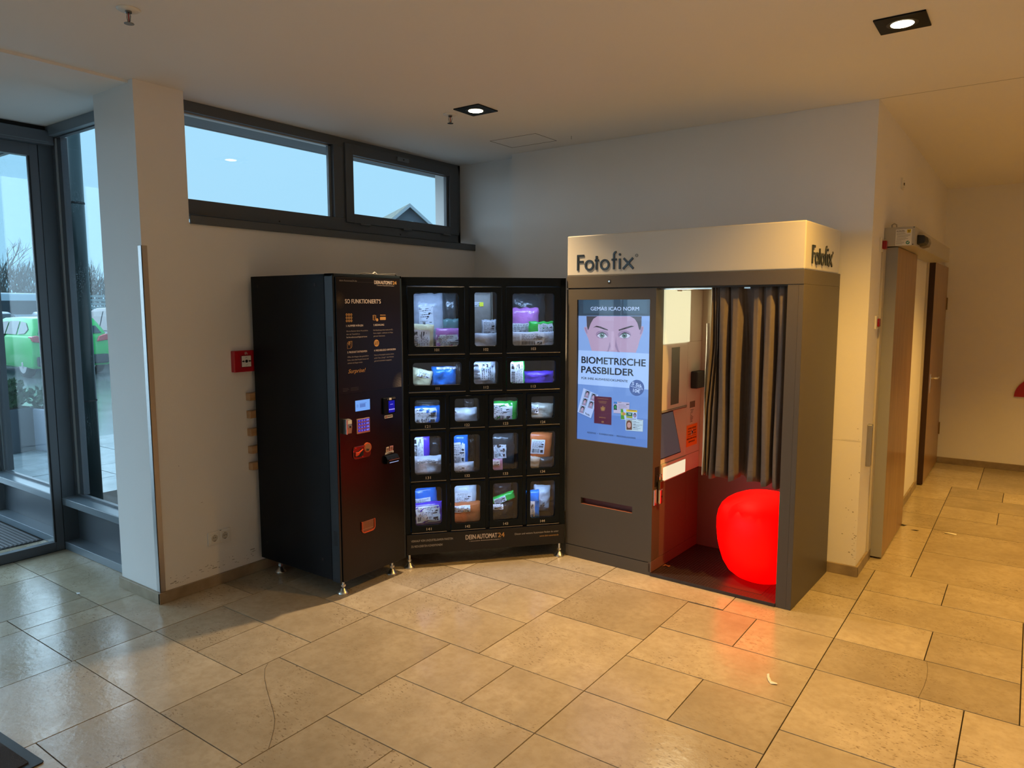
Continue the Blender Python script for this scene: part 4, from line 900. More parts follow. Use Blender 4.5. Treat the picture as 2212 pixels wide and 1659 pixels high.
pic('passport_crest', eag); ptx('EUROPÄISCHE UNION', 303, 1056, 405, 7, GD, .01); ptx('BUNDESREPUBLIK', 314, 1084, 392, 8, GD, .01); ptx('DEUTSCHLAND', 322, 1097, 384, 8, GD, .01); ptx('REISEPASS', 320, 1236, 380, 10, GD, .02)
pic('passport_chip', [(GD, q(342, 1268, 361, 1283)), (em('passport'), q(342, 1274.5, 361, 1276.5)), (em('passport'), ell(351, 1275.5, 4, 4))])
DLc = em('licence', 'b7b4d6', .95); GRN = em('idgreen', '2f9a58', .85)
cards = [(PHS, [(458, 1085), (609, 1097), (606, 1205), (458, 1194)]), (DLc, [(455, 1080), (606, 1092), (603, 1200), (455, 1190)]), (em('flagblue', '2f78c8', .9), [(457, 1082), (490, 1085), (490, 1106), (457, 1103)]), (em('hair3', '1c3c40', .8), ell(472, 1134, 16, 25)), (GRN, ell(472, 1136, 10, 15)), (em('hair3'), [(456, 1150), (488, 1150), (489, 1162), (456, 1160)])]
for i in range(6): cards.append((em('inkgrey', '5a5c7c', .8), [(500, 1108+i*9), (500+(60, 80, 70, 84, 50, 66)[i], 1112+i*9), (500+(60, 80, 70, 84, 50, 66)[i], 1114+i*9), (500, 1110+i*9)]))
cards += [(em('inkgrey'), q(498, 1088, 530, 1092)), (TXD, q(575, 1106, 602, 1112))]
YL = em('cardyellow', 'd8c030', .9)
cards += [(PH, [(524, 1152), (678, 1163), (676, 1262), (524, 1252)]), (em('leafgreen', '4c9a30', .85), [(524, 1152), (545, 1154), (560, 1250), (524, 1250)]), (em('limes', 'b0c848', .9), [(526, 1184), (573, 1188), (573, 1214), (526, 1210)]), (em('peach', 'c88a50', .85), ell(551, 1198, 14, 15)), (YL, [(576, 1156), (678, 1164), (678, 1184), (576, 1178)]), (TXD, [(594, 1160), (670, 1166), (670, 1170), (594, 1164)]),
    (em('deepgreen', '1f6a44', .85), [(576, 1184), (634, 1189), (634, 1222), (576, 1216)]), (em('olive', '98a828', .85), [(576, 1218), (634, 1223), (634, 1240), (576, 1235)]), (PH, q(638, 1188, 676, 1240)), (em('hair2'), ell(657, 1212, 14, 22)), (SK2, ell(657, 1216, 10, 16)), (TXW, [(590, 1205), (600, 1192), (610, 1205), (606, 1205), (600, 1198), (594, 1205)]), (TXW, [(608, 1194), (622, 1206), (618, 1207), (606, 1196)]), (TXW, [(618, 1194), (606, 1206), (610, 1207), (622, 1196)])]
cards += [(PHS, [(572, 1246), (739, 1260), (735, 1370), (572, 1358)]), (em('idcard', 'b4d0e4', .95), [(568, 1242), (735, 1255), (731, 1366), (570, 1354)]), (em('idpic', '8fa0a8', .85), q(574, 1258, 632, 1350)), (em('brown', '6a4030', .8), ell(602, 1300, 27, 42)), (em('brown'), q(578, 1310, 628, 1348)), (em('skin3', 'c09a98', .9), ell(602, 1304, 18, 27)), (em('brown'), [(584, 1284), (600, 1268), (622, 1286), (616, 1276), (602, 1262), (588, 1274)]), (TXD, q(592, 1300, 599, 1303)), (TXD, q(606, 1300, 613, 1303)), (em('lips', '9a4a58', .8), q(597, 1320, 608, 1323)), (TXD, q(576, 1246, 668, 1250))]
for i in range(8): cards.append((em('inkgrey'), [(640, 1266+i*11), (640+(30, 60, 26, 88, 60, 40, 70, 50)[i], 1270+i*11), (640+(30, 60, 26, 88, 60, 40, 70, 50)[i], 1273+i*11), (640, 1269+i*11)]))
cards += [(TXD, q(640, 1298, 662, 1302)), (TXD, q(640, 1326, 660, 1330)), (em('inkgrey'), q(690, 1256, 728, 1259))]
pic('card_pictures', cards)
ptx('REISEPASS  •  FÜHRERSCHEIN  •  PERSONALAUSWEIS', 208, 1381, 663, 15, TXD, .02, sl=.125)
box('screen_glass', .0757, .5693, .0035, .0045, .7667, 1.6328, GLSS, BT)

# equipment wall on the left of the cabin (faces +u)
CRM = mat('cabin_white', (.70, .66, .60), .4); CR2 = mat('cabin_seam', (.25, .18, .14), .5); LOW = mat('booth_lower')
us = .608
def ex_(n, v0, v1, z0, z1, m, out=0, d=.02, p=BT, bevel=.0015): return box(n, us-d, us+out, v0, v1, z0, z1, m, p, bevel)
ex_('equipment_panel', .1005, .449, .976, 1.3705, CRM); ex_('service_column', .4505, .66, .655, 1.696, CRM, 0); ex_('service_column_base', .4505, .66, .546, .653, CRM)
ex_('lower_wall', .1005, .470, .088, .543, LOW); ex_('lower_wall', .4715, .66, .088, .543, LOW); ex_('lower_plinth', 0, .66, .0205, .086, LOW)
ex_('column_seam', .45, .66, 1.3722, 1.3738, CR2, .0004, bevel=0)
bx('side_face', .603, .6075, 0.0, .10, .088, 1.697, bevel=0)
LPm = mat('light_panel', (.4, .39, .3), .4, emit=(1.0, .97, .62), es=.72)
lp = ex_('light_panel', .102, .4485, 1.3735, 1.690, LPm, .012, .03, bevel=.003)
box('lamp_clip', us+.010, us+.016, .25, .31, 1.682, 1.694, CRM, lp, .001)
MB().lathe([(.0, 0), (.0, 0)], n=3) 
ex_('mirror_slot', .218, .330, 1.000, 1.347, mat('smoked_glass', (.05, .05, .045), .08), .001, bevel=0)
ex_('panel_lip', .1005, .449, .966, .975, GREYP, .004)
hs = MB(); A = [(.552, .1005, .955), (.600, .1005, .655), (.552, .449, .955), (.608, .449, .655), (.608, .1005, .965), (.608, .449, .965), (.608, .449, .6545), (.608, .1005, .6545)]
hs.add([(.556, .1005, .962), (.556, .37, .962), (.606, .41, .655), (.606, .1005, .655), (.608, .449, .962), (.608, .449, .655), (.608, .1005, .9645), (.50, .1005, .962), (.50, .449, .962), (.50, .449, .655), (.50, .1005, .655)],
    [(0, 3, 2, 1), (1, 2, 5, 4), (0, 1, 4, 6), (7, 8, 9, 10), (3, 10, 9, 5, 2)])
ho = hs.build('screen_housing', CRM, BT)
mb = MB(); mb.add([(.5595, .104, .948), (.5595, .358, .948), (.6035, .392, .683), (.6035, .104, .683)], [(0, 3, 2, 1)]); mb.build('touch_screen_rim', DARK, ho)
mb = MB(); mb.add([(.5612, .104, .942), (.5612, .352, .942), (.6045, .384, .689), (.6045, .104, .689)], [(0, 3, 2, 1)]); mb.build('touch_screen', mat('touch_off', (.03, .03, .04), .15, emit='5a5a60', es=.35), ho)
ll = ex_('lower_light', .104, .449, .546, .6525, CRM, .006); box('lower_light_panel', us+.004, us+.008, .122, .436, .552, .634, mat('light_panel2', (.4, .4, .32), .4, emit=(1.0, .98, .66), es=.72), ll, .002)
cb = box('card_reader', us, us+.045, .500, .622, 1.076, 1.184, RUB, BT, .006)
ex_('intercom_window', .498, .576, .951, .991, mat('smoked_pane', (.16, .12, .10), .2), .001, bevel=0)
ost = ex_('orange_notice', .457, .620, .704, .842, mat('neon_orange', (1.0, .26, .005), .6), .0012, bevel=0)
def stx(s, v, z, w_, h, m_=DARK, x=us+.0016, par=ost): return text(s, par, 0, 0, w_, h, m_, y=0, bold=.02, T=Matrix(((0, -1, 0, x), (1, 0, 0, v), (0, 0, 1, z), (0, 0, 0, 1))))
for i, (s, v0, w_) in enumerate((('AUTOMAT AKZEPTIERT', .476, .125), ('NUR 5, 10, 20, 50 EURO', .476, .125), ('DANKE SCHÖN', .476, .125))): stx(s, v0, .814-i*.018, w_, .010)
MB().box(us+.001, us+.0018, .472, .606, .7675, .769).build('notice_rule', DARK, ost); stx('DIESER AUTOMAT WECHSELT', .462, .748, .150, .010); stx('KEIN WECHSELGELD', .490, .728, .095, .010)
sh_ = MB().prism([(.520, .772), (.535, .776), (.552, .784), (.556, .793), (.548, .797), (.545, .812), (.536, .800), (.522, .796), (.528, .786)], us+.0018, us+.003, axis='x').build('torn_patch', PAPER, ost); MB().prism([(.530, .778), (.547, .786), (.548, .797), (.540, .801), (.530, .798), (.534, .788)], us+.003, us+.004, axis='x').build('torn_hole', DARK, ost)
for i, (v0, w_) in enumerate(((.508, .050), (.515, .036), (.508, .034), (.508, .012), (.508, .028), (.508, .045), (.508, .04), (.512, .03), (.508, .036))): MB().box(us, us+.0006, v0, v0+w_, .935-i*.0095, .938-i*.0095).build('printed_notes', DARK, BT)
# padlock and cam lock on the cabinet flank
pl_ = thing('padlock', 'small brass padlock hanging from the latch at the booth entrance', 'padlock', (0, 0, 0), -1.9497); T0 = Matrix.Translation((-2.364, 3.871, 0)) @ Matrix.Rotation(R_(-1.9497), 4, 'Z')
ox = .6085
pl_.location = T0 @ Vector((ox, .05, .53))
MB().box(.006, .026, .0, .045, -.012, .036).build('lock_body', mat('old_brass', (.20, .13, .05), .35, .9), pl_, bevel=.003)
MB().tube([(.016, .008, .036), (.016, .008, .062)]+[(.016, .0225+.0145*math.cos(R_(180-a)), .062+.0145*math.sin(R_(a))) for a in range(0, 181, 20)]+[(.016, .037, .036)], .0035, 8).build('shackle', CHROME, pl_, smooth=True)
bx('hasp_recess', .6076, .609, .028, .082, .533, .650, m=DARK, bevel=0); bx('hasp_plate', .609, .612, .040, .078, .560, .600, m=RUB, bevel=0)
cl = bx('cam_lock', .608, .616, .012, .042, .425, .520, m=ZINC, bevel=.001); bx('lock_knob', .616, .636, .050, .085, .428, .520, m=CHROME, p=cl, bevel=.008); MB().cyl((.637, .067, .474), .006, .002, 10, axis='x').build('keyhole', DARK, cl)
# platform and floor of the cabin
plat = bx('platform', .604, 1.337, -.006, .66, 0.0005, .0195, m=mat('rubber_floor', (.025, .018, .018), .35), bevel=.001)
mb = MB(); Dm = mat('floor_stud', (.035, .03, .03), .3)
for j in range(36):
    for i in range(40):
        a, b2 = .622+i*.0176, .012+j*.0176
        if b2 < .645 and a < 1.33: mb.add([(a-.0035, b2, .0196), (a, b2-.0035, .0196), (a+.0035, b2, .0196), (a, b2+.0035, .0196), (a, b2, .0212)], [(0, 1, 4), (1, 2, 4), (2, 3, 4), (3, 0, 4)])
o = mb.build('floor_studs', Dm, plat); o['kind'] = 'stuff'
bx('floor_plate', .96, 1.24, .07, .5, .0196, .0206, m=mat('floor_plate_m', (.03, .02, .02), .3), p=plat, bevel=0)
# glowing stool
stl = [(.06, .0), (.12, .004), (.160, .022), (.195, .05), (.225, .10), (.243, .155), (.256, .21), (.263, .28), (.264, .34), (.256, .385), (.240, .42), (.215, .447), (.18, .470), (.135, .490), (.08, .504), (.035, .509), (.001, .510)]
so = MB().lathe(stl, (0, 0, 0), 64).build('stool', mat('red_glow', (.6, .0, .0), .5, spec=.25, emit=(1.0, .0, .0), es=2.1), None, smooth=True)
for v_ in so.data.vertices: v_.co.x = min(v_.co.x, .232)   # flat where it meets the cabin wall
so.location = T0 @ Vector((1.157, .325, .0212)); so.rotation_euler = (0, 0, R_(-1.9497)); tag(so, 'glowing red egg shaped stool inside the photo booth', 'stool')
# curtain
CUR = mat('curtain_taupe', (.145, .118, .105), .75, noise_amt=.12, nscale=40, bump=.1, bscale=500); CURL = mat('curtain_lining', (.50, .48, .42), .8)
prof = [(.905, .050), (.912, .012), (.920, .055), (.930, .02), (.938, .075), (.948, .022), (.956, .085), (.966, .045), (.975, .01), (1.0, .006), (1.014, .03), (1.022, .085), (1.035, .03), (1.048, .005), (1.074, .004), (1.084, .045), (1.094, .095), (1.106, .115), (1.122, .10), (1.135, .085), (1.148, .04), (1.158, .008), (1.182, .004), (1.192, .035), (1.202, .07), (1.214, .035), (1.222, .006), (1.250, .004), (1.262, .035), (1.272, .075), (1.284, .035), (1.292, .010), (1.312, .006), (1.322, .03), (1.332, .06)]
pts = []
for i in range(len(prof)-1):
    for k in range(4): t_ = k/4; t_ = t_*t_*(3-2*t_)*.6+t_*.4; pts.append((prof[i][0]+(prof[i+1][0]-prof[i][0])*k/4, prof[i][1]+(prof[i+1][1]-prof[i][1])*t_))
pts.append(prof[-1]); nz = 30; v = []; f = []
for j in range(nz+1):
    zt = j/nz
    for i, (a, b2) in enumerate(pts):
        zb = .640+.012*math.sin(i*.23)+(.01 if 1.09 < a < 1.15 else 0)
        z = 1.700+(zb-1.700)*zt
        sp = 1+.0*zt; amp = (.35+.65*min(1, zt*3.2))
        aa = a+.006*math.sin(z*4+i*.11)*zt - (1-min(1, zt*2.5))*(.0)+(a-1.12)*.0
        if a < .95: aa += -.012*zt+(.016 if zt < .3 else .016*max(0, 1-(zt-.3)*3))
        v.append((min(aa, 1.3365), .024+(b2)*amp+.004*math.sin(z*7+i*.4), z))
n = len(pts)
for j in range(nz):
    for i in range(n-1): f.append((j*n+i, j*n+i+1, (j+1)*n+i+1, (j+1)*n+i))
co = MB().add(v, f).build('curtain', CUR, BT, smooth=True); s_ = co.modifiers.new('th', 'SOLIDIFY'); s_.thickness = .0015
# turned edge showing the pale lining
v = []; f = []
for j in range(12):
    z = 1.5-(1.5-.645)*j/11; v += [(.892-.006*j/11, .05, z), (.902+.004*math.sin(j), .03, z), (.899, .075+.01*math.sin(j), z)]
for j in range(11): f += [(3*j, 3*j+1, 3*j+4, 3*j+3), (3*j, 3*j+2, 3*j+5, 3*j+3)]
MB().add(v, f).build('curtain_lining', CURL, BT)
bx('curtain_rail', .60, 1.338, .055, .075, 1.688, 1.70, m=ZINC, bevel=0)
# hem line
v = []; f = []
for i, (a, b2) in enumerate(pts):
    aa = v and a or a
    zb = .640+.012*math.sin(i*.23)+(.01 if 1.09 < a < 1.15 else 0)+.055; y_ = .024+b2+.004*math.sin(zb*7+i*.4)-.0016
    a2 = a+.006*math.sin(zb*4+i*.11)-(.012 if a < .95 else 0)
    v += [(min(a2, 1.336), y_, zb), (min(a2, 1.336), y_, zb+.0015)]
for i in range(n-1): f.append((2*i, 2*i+2, 2*i+3, 2*i+1))
MB().add(v, f).build('curtain_hem', mat('hem_thread', (.07, .05, .045), .8), BT)
# interior lamps
L_ = lamp('booth_light', 'AREA', (0, 0, 0), (1, .86, .52), 6.5, .3, size_y=.3); L_.parent = BT; L_.location = (us+.03, .275, 1.53); L_.rotation_euler = (0, R_(-90), 0)
lf = MB().add([(0, 0, 0), (.02, .012, .006), (.045, .0, .004), (.05, .015, .012), (.03, .02, .004), (.012, .02, .01)], [(0, 1, 5), (1, 2, 3, 4), (1, 4, 5)]).build('dry_leaf', mat('leaf_rust', (.25, .07, .02), .7), None)
lf.location = T0 @ Vector((.612, .14, .020)); tag(lf, 'crumpled dry brown leaf at the threshold of the photo booth', 'leaf')
lf['label'] = 'crumpled rust brown leaf lying on the booth floor by the cabinet'
# ------------------------------------------------------------------ things on wall_left
fa = thing('fire_alarm_box', 'red manual fire alarm box with white push plate, on the wall beside the vending terminal', 'fire alarm', (-3.735, 2.425, 1.218), 90)
MB().prism(rrect(0, .135, 0, .123, .004), -.034, 0).build('housing', RED, fa, bevel=.004)
MB().box(.040, .112, -.038, -.030, .026, .096).build('surround', mat('red_dark', (.20, .004, .01), .4), fa, bevel=.002)
pp = MB().box(.046, .106, -.0395, -.034, .030, .093).build('push_plate', PAPER, fa, bevel=.001)
mb = MB(); mb.prism(arc(.076, .062, .009, 0, 345, 18), -.0402, -.0395)
for s in (-1, 1): c0 = .076; mb.prism([(c0+s*.029, .0655), (c0+s*.020, .0655), (c0+s*.020, .069), (c0+s*.012, .062), (c0+s*.020, .055), (c0+s*.020, .0585), (c0+s*.029, .0585)][::s], -.0402, -.0395)
mb.build('alarm_symbol', DARK, pp)
mb = MB(); mb.stroke(arc(.078, .036, .006, 20, 200, 8), .0012, -.0402, -.0395).box(.072, .074, -.0402, -.0395, .080, .087).box(.077, .0785, -.0402, -.0395, .080, .087); mb.build('small_symbol', mat('symbol_grey', (.2, .2, .18), .5), pp)
MB().prism([(.070, .100), (.068, .108), (.072, .117), (.075, .110), (.079, .118), (.084, .112), (.089, .104), (.086, .099), (.080, .106), (.077, .100)], -.0346, -.034).build('house_on_fire_symbol', mat('symbol_rose', (.45, .30, .28), .5), fa)
sk = thing('wall_socket', 'double white wall socket low on the wall left of the vending terminal', 'socket', (-3.735, 2.228, .240), 90)
MB().prism(rrect(0, .143, 0, .078, .003), -.009, 0).build('cover_frame', WHITE, sk, bevel=.002)
for k in (0, 1):
    c0 = .040+k*.065; s_ = MB(); ring_panel(s_, c0-.026, c0+.026, .013, .065, arc(c0, .039, .020, 0, 360, 24)[:-1], -.012, -.0085); so_ = s_.build('socket_insert', WHITE, sk, bevel=.0008)
    MB().cyl((c0, -.010, .039), .020, .004, 24, axis='y').build('socket_well', mat('socket_cream', (.5, .48, .43), .45), so_)
    mb = MB(); mb.cyl((c0-.006, -.0106, .042), .0026, .0008, 8, axis='y').cyl((c0+.006, -.0106, .042), .0026, .0008, 8, axis='y').box(c0-.003, c0+.003, -.0106, -.0099, .056, .0585).prism([(c0-.008, .024), (c0-.003, .0205), (c0+.004, .0208), (c0+.009, .0245), (c0+.003, .0235), (c0-.002, .0235)], -.0106, -.0099); mb.build('contact_hole', DARK, so_)
box('damage_mark', .073, .083, -.0094, -.009, .0735, .0765, DARK, sk)
for i, zz in enumerate((1.046, .941, .835, .730, .631)):
    nm = ('topmost', 'second highest', 'middle', 'second lowest', 'lowest')[i]
    o = MB().box(-3.735, -3.696, 2.512+.0, 3.05, zz, zz+.044).build('wooden_rail', BEECH, None, bevel=.003)
    tag(o, f'{nm} of the five short beech rails sticking out behind the vending terminal', 'wooden rail', 'beech bumper rails on the left wall')

# ------------------------------------------------------------------ corridor: doors and fittings on its left wall (x = -.77)
XW = -.77
d1 = thing('door_3', None, None); d1['kind'] = 'structure'
MB().box(XW, XW+.014, 4.875, 4.95, 0, 1.99).build('door_frame', mat('pale_lacquer', (.50, .46, .38), .45), d1, bevel=.002)
MB().box(XW, XW+.078, 4.952, 4.957, .012, 1.946).box(XW, XW+.004, 4.952, 6.03, .012, 1.946).build('door_edge', GREYP, d1, bevel=.001)
box('door_leaf', XW+.004, XW+.0775, 4.9575, 5.83, .012, 1.946, OAK, d1, .001)
d4 = thing('door_4', None, None); d4['kind'] = 'structure'
MB().box(XW, XW+.012, 7.10, 7.19, 0, 2.02).box(XW, XW+.012, 7.10, 8.40, 1.975, 2.02).build('door_frame', MATS['pale_lacquer'], d4)
lf4 = box('door_leaf', XW+.001, XW+.050, 7.26, 8.40, .012, 1.965, OAK, d4, .001); box('door_edge', XW+.001, XW+.052, 7.245, 7.2595, .012, 1.966, mat('dark_edge', (.035, .012, .006), .5), d4)
h_ = MB(); h_.box(XW+.050, XW+.056, 7.33, 7.365, .82, .99); hp = h_.build('handle_plate', CHROME, d4, bevel=.002)
MB().tube([(XW+.055, 7.348, .955), (XW+.10, 7.348, .955), (XW+.105, 7.36, .955), (XW+.105, 7.46, .955)], .009, 10).build('door_handle', CHROME, hp, smooth=True)
for zz in (1.55, .30): box('hinge', XW+.045, XW+.060, 8.385, 8.412, zz, zz+.12, mat('hinge_bronze', (.25, .17, .08), .4, .6), d4, .001)
# sliding door operator above the fire door
op = thing('door_operator', 'long grey sliding door drive box with a white rating label above the fire door', 'door operator', (0, 0, 0))
mb = MB(); mb.box(XW+.012, -.605, 4.93, 7.05, 1.951, 2.062).box(XW+.001, XW+.0125, 4.93, 7.05, 1.992, 2.062); mb.build('drive_box', mat('operator_grey', (.42, .40, .35), .42), op, bevel=.001)
lb = box('rating_label', -.707, -.621, 4.9285, 4.930, 1.953, 2.048, PAPER, op)
text('KÜNZEL', lb, -.702, 2.034, .044, .0085, DARK, y=4.928, bold=.03)
box('yellow_emblem', -.647, -.627, 4.928, 4.9285, 2.026, 2.046, mat('emblem_yellow', (.75, .58, .05), .5), lb)
MB().stroke([(-.645, 2.043), (-.640, 2.036), (-.634, 2.036), (-.629, 2.043)], .0022, 4.9275, 4.928).box(-.638, -.636, 4.9275, 4.928, 2.028, 2.044).box(-.642, -.632, 4.9275, 4.928, 2.028, 2.030).build('emblem_mark', DARK, lb)
MB().prism(arc(-.641, 1.969, .0105, 0, 345, 18), 4.928, 4.9285).build('green_seal', mat('seal_green', (.03, .22, .14), .4), lb); MB().prism([(-.647, 1.970), (-.642, 1.964), (-.634, 1.973), (-.636, 1.976), (-.642, 1.969), (-.645, 1.973)], 4.9275, 4.928).build('seal_mark', PAPER, lb)
mb = MB()
for i, (a, b2) in enumerate(((-.702, -.66), (-.702, -.655), (-.702, -.628), (-.700, -.63), (-.698, -.64), (-.702, -.65), (-.702, -.64), (-.702, -.655), (-.704, -.675), (-.704, -.66), (-.704, -.66), (-.704, -.67))): mb.box(a, b2, 4.928, 4.9285, 2.028-i*.0062, 2.0298-i*.0062)
mb.build('label_print', mat('symbol_grey'), lb)
for a, b2 in ((-.612, 2.057), (-.614, 1.957)): MB().cyl((a, 4.928, b2), .003, .002, 8, axis='y').build('screw', DARK, op)
MB().tube([(-.735, 4.97, 2.062), (-.735, 4.965, 2.080), (-.722, 4.96, 2.087), (-.710, 4.965, 2.080), (-.708, 4.97, 2.060)], .004, 8).build('cable_loop', MATS['operator_grey'], op)
sn = bpy.data.objects.new('motion_sensor', None); C.objects.link(sn); sn.parent = op; sn.location = (-.606, 5.05, 1.99)
MB().prism([(0, -.028), (.040, -.022), (.046, .0), (.040, .026), (0, .030)], -.02, .15).build('sensor_body', RUB, sn, bevel=.006)
MB().prism([(0, -.034), (.036, -.026), (.044, 0), (.036, .028), (0, .032)], .13, .30).build('sensor_cap', mat('smoked_plastic', (.10, .08, .05), .3), sn, bevel=.003)
def w3(name, label, cat, y0, y1, z0, z1): return thing(name, label, cat, (XW, y0, z0), 90), y1-y0, z1-z0
t1, w_, h_ = w3('indicator_panel', 'white indicator plate with a small dark lens, highest on the corridor corner wall', 'indicator', 5.46, 5.56, 2.362, 2.425)
MB().prism(rrect(0, .095, 0, .072, .006), -.010, 0).build('plate', WHITE, t1, bevel=.002); MB().box(.055, .08, -.014, -.009, .028, .044).build('lens', mat('dark_red_lens', (.05, .004, .004), .2), t1); MB().cyl((.062, -.0112, .016), .003, .002, 8, axis='y').cyl((.062, -.0112, .056), .003, .002, 8, axis='y').build('screw', mat('symbol_grey'), t1)
for nm, zz, yy in (('upper', 1.915, 4.79), ('lower', 1.455, 4.76)):
    t2 = thing('alarm_lamp', f'{nm} of the two white plates with a red cap beside the sliding fire door', 'alarm lamp', (XW, yy, zz), 90, 'red capped plates beside the fire door')
    MB().prism(rrect(0, .080, 0, .080, .004), -.010, 0).build('plate', WHITE, t2, bevel=.002); MB().box(.028, .078, -.034 if nm == 'upper' else -.022, -.009, .014, .064).build('red_cap', mat('red_cap_m', (.25, .004, .012), .25), t2, bevel=.006)
t3 = thing('pull_handle', 'vertical brushed metal pull bar on the corner wall next to the fire door frame', 'handle', (XW, 4.70, .635), 90)
MB().prism(rrect(.0, .046, 0, .255, .005), -.026, 0).build('bar', STEEL, t3, bevel=.003); MB().box(.010, .036, -.028, -.02, .235, .252).build('end_cap', CHROME, t3, bevel=.001)
t4 = thing('wall_sign', 'edge of a round red sign on the corridor end wall at the right edge', 'sign', (.075, 8.43, .722))
MB().prism([(-.19, 0)]+arc(0, 0, .19, 180, 0, 30)[1:], -.02, 0).build('red_disc', mat('sign_red', (.35, .002, .006), .4), t4, bevel=.001)

# ------------------------------------------------------------------ litter on the floor
def scrap(name, label, x, y, pts, m, cat='litter', dz=.002):
    mb = MB(); v = [(a, b2, .0008+(i % 3)*dz) for i, (a, b2) in enumerate(pts)]; mb.add(v+[(a, b2, z+.0006) for a, b2, z in v], [list(range(len(pts))), list(range(2*len(pts)-1, len(pts)-1, -1))])
    o = mb.build(name, m); o.location = (x, y, 0); return tag(o, label, cat)
scrap('paper_scrap', 'white twisted paper scrap lying on the floor in front of the photo booth', -.821, 3.038, [(-.03, .045), (-.022, .052), (-.012, .02), (.004, -.004), (.03, -.012), (.034, -.024), (.008, -.03), (-.008, -.012), (-.02, .012)], PAPER)
scrap('paper_scrap', 'small pale paper scrap on the corridor floor', -.385, 5.80, [(-.04, .01), (-.01, .02), (.035, .008), (.038, -.008), (.0, -.004), (-.03, -.01)], PAPER)
scrap('paper_scrap', 'tiny white crumb on the floor left of the pier', -4.25, 1.745, [(-.02, .0), (0, .01), (.022, .004), (.01, -.008)], PAPER)
scrap('fluff', 'dark fluff at the foot of the sliding fire door', -.69, 5.84, [(-.02, .0), (0, .02), (.012, .0), (.028, .018), (.014, -.02), (-.008, -.012)], DARK)
scrap('fluff', 'dark crumb on the corridor floor beside the fire door', -.60, 5.75, [(-.025, .0), (0, .008), (.028, .0), (.012, -.008)], DARK)

# ------------------------------------------------------------------ outside
ASPH = mat('wet_asphalt', (.20, .22, .22), .16, noise_amt=.45, nscale=2.2)
struct('ground', box('ground', -120, -9.6, -60, 110, -.25, -.055, ASPH)); gb = struct('ground_2', box('ground_2', -9.6, -4.16, 2.2, 40, -.25, -.068, mat('slab_joint', (.05, .06, .05), .9)))
box('ground_strip', -9.6, -6.46, -20, 2.19, -.25, -.058, ASPH, gb)
box('ground_strip', -6.45, 60, -60, -3.71, -.25, -.058, ASPH, gb); box('ground_strip', -9.6, -6.46, -60, -20, -.25, -.058, ASPH, gb)
SLAB = mat('wet_concrete_slab', (.34, .37, .38), .2, noise_amt=.3, nscale=5)
random.seed(4); yy = 2.2
while yy < 8.5:
    xx = -4.2; 
    while xx > -9.55:
        x0 = max(xx-.6, -9.6); box('paving_slab', x0+.004, xx-.004, yy+.004, yy+.596, -.08, -.05+random.uniform(-.002, .002), SLAB, gb); xx -= .6
    yy += .6
# moss tufts in the joints
mb = MB(); 
for i in range(160):
    a = random.choice((-4.8, -5.4, -6.0)) + random.uniform(-.01, .01); b2 = random.uniform(2.3, 4.2)
    if random.random() < .6: a = random.uniform(-6.2, -4.6); b2 = random.choice((2.8, 3.4))+random.uniform(-.01, .01)
    h = random.uniform(.01, .035); mb.add([(a-.004, b2, -.06), (a+.004, b2, -.06), (a+random.uniform(-.015, .015), b2+.005, -.055+h)], [(0, 1, 2)])
o = mb.build('moss_tufts', mat('moss', (.10, .16, .03), .9), gb); o['kind'] = 'stuff'
# eaves over the clerestory
ev = struct('trim_6', box('e', -4.425, -4.16, 2.2, 9.5, 2.737, 3.2, mat('eaves_grey', (.16, .17, .18), .6))); struct('trim_7', box('e', -4.44, -4.425, 2.2, 9.5, 2.733, 3.2, mat('bead_light')))
# round steel column outside the facade
pc = thing('steel_column', 'dark round steel column just outside the facade window', 'column', (-5.93, 2.60, -.055))
MB().lathe([(.064, 0), (.064, 3.2)], n=36).build('shaft', mat('column_green_grey', (.028, .045, .048), .3), pc, smooth=True)
MB().lathe([(.067, 0), (.067, .012)], (0, 0, .92), 36).build('clamp_band', RUB, pc); MB().lathe([(.067, 0), (.067, .012)], (0, 0, 2.42), 36).build('clamp_band', RUB, pc)
for zz in (.925, 2.425): MB().tube([(-.06, 0, zz), (-.14, -.02, zz)], .008, 8).build('bracket', RUB, pc)
# planters
def leafy(n, cx, cy, z0, rx, ry, h, m, parent, s, seed):
    rd = random.Random(seed); mb = MB()
    for i in range(n):
        a = rd.uniform(0, 6.28); r_ = rd.random()**.5; z = z0+h*rd.random(); k = (1-.5*abs((z-z0)/h-.4))
        p = Vector((cx+rx*r_*k*math.cos(a), cy+ry*r_*k*math.sin(a), z)); d = Vector((rd.uniform(-1, 1), rd.uniform(-1, 1), rd.uniform(.1, 1.3))).normalized(); e = d.orthogonal().normalized()
        mb.add([tuple(p), tuple(p+d*s*.5+e*s*.22), tuple(p+d*s), tuple(p+d*s*.5-e*s*.22)], [(0, 1, 2, 3)])
    o = mb.build('foliage', m, parent); o['kind'] = 'stuff'; return o
LEAF = mat('dark_green_leaf', (.035, .085, .03), .5)
p1 = thing('planter', 'dark grey square planter with a green shrub behind the vestibule glass', 'planter', (-9.42, 3.27, -.05), 12)
MB().box(-.22, .22, -.16, .16, 0, .50).build('tub', mat('tub_anthracite', (.06, .07, .085), .5), p1, bevel=.01); box('soil', -.19, .19, -.13, .13, .48, .51, mat('soil', (.03, .02, .012), .9), p1); leafy(420, 0, 0, .50, .24, .18, .26, LEAF, p1, .09, 2)
p2 = thing('planter', 'pale lilac grey planter box with a low shrub right of the dark planter', 'planter', (-9.25, 3.47, -.05), 12)
MB().box(-.24, .24, -.02, .20, 0, .48).build('tub', mat('tub_lilac', (.42, .42, .50), .5), p2, bevel=.01); leafy(130, 0, .1, .47, .2, .1, .20, LEAF, p2, .08, 5)
box('soil', -.2, .2, .02, .17, .46, .485, mat('soil'), p2)

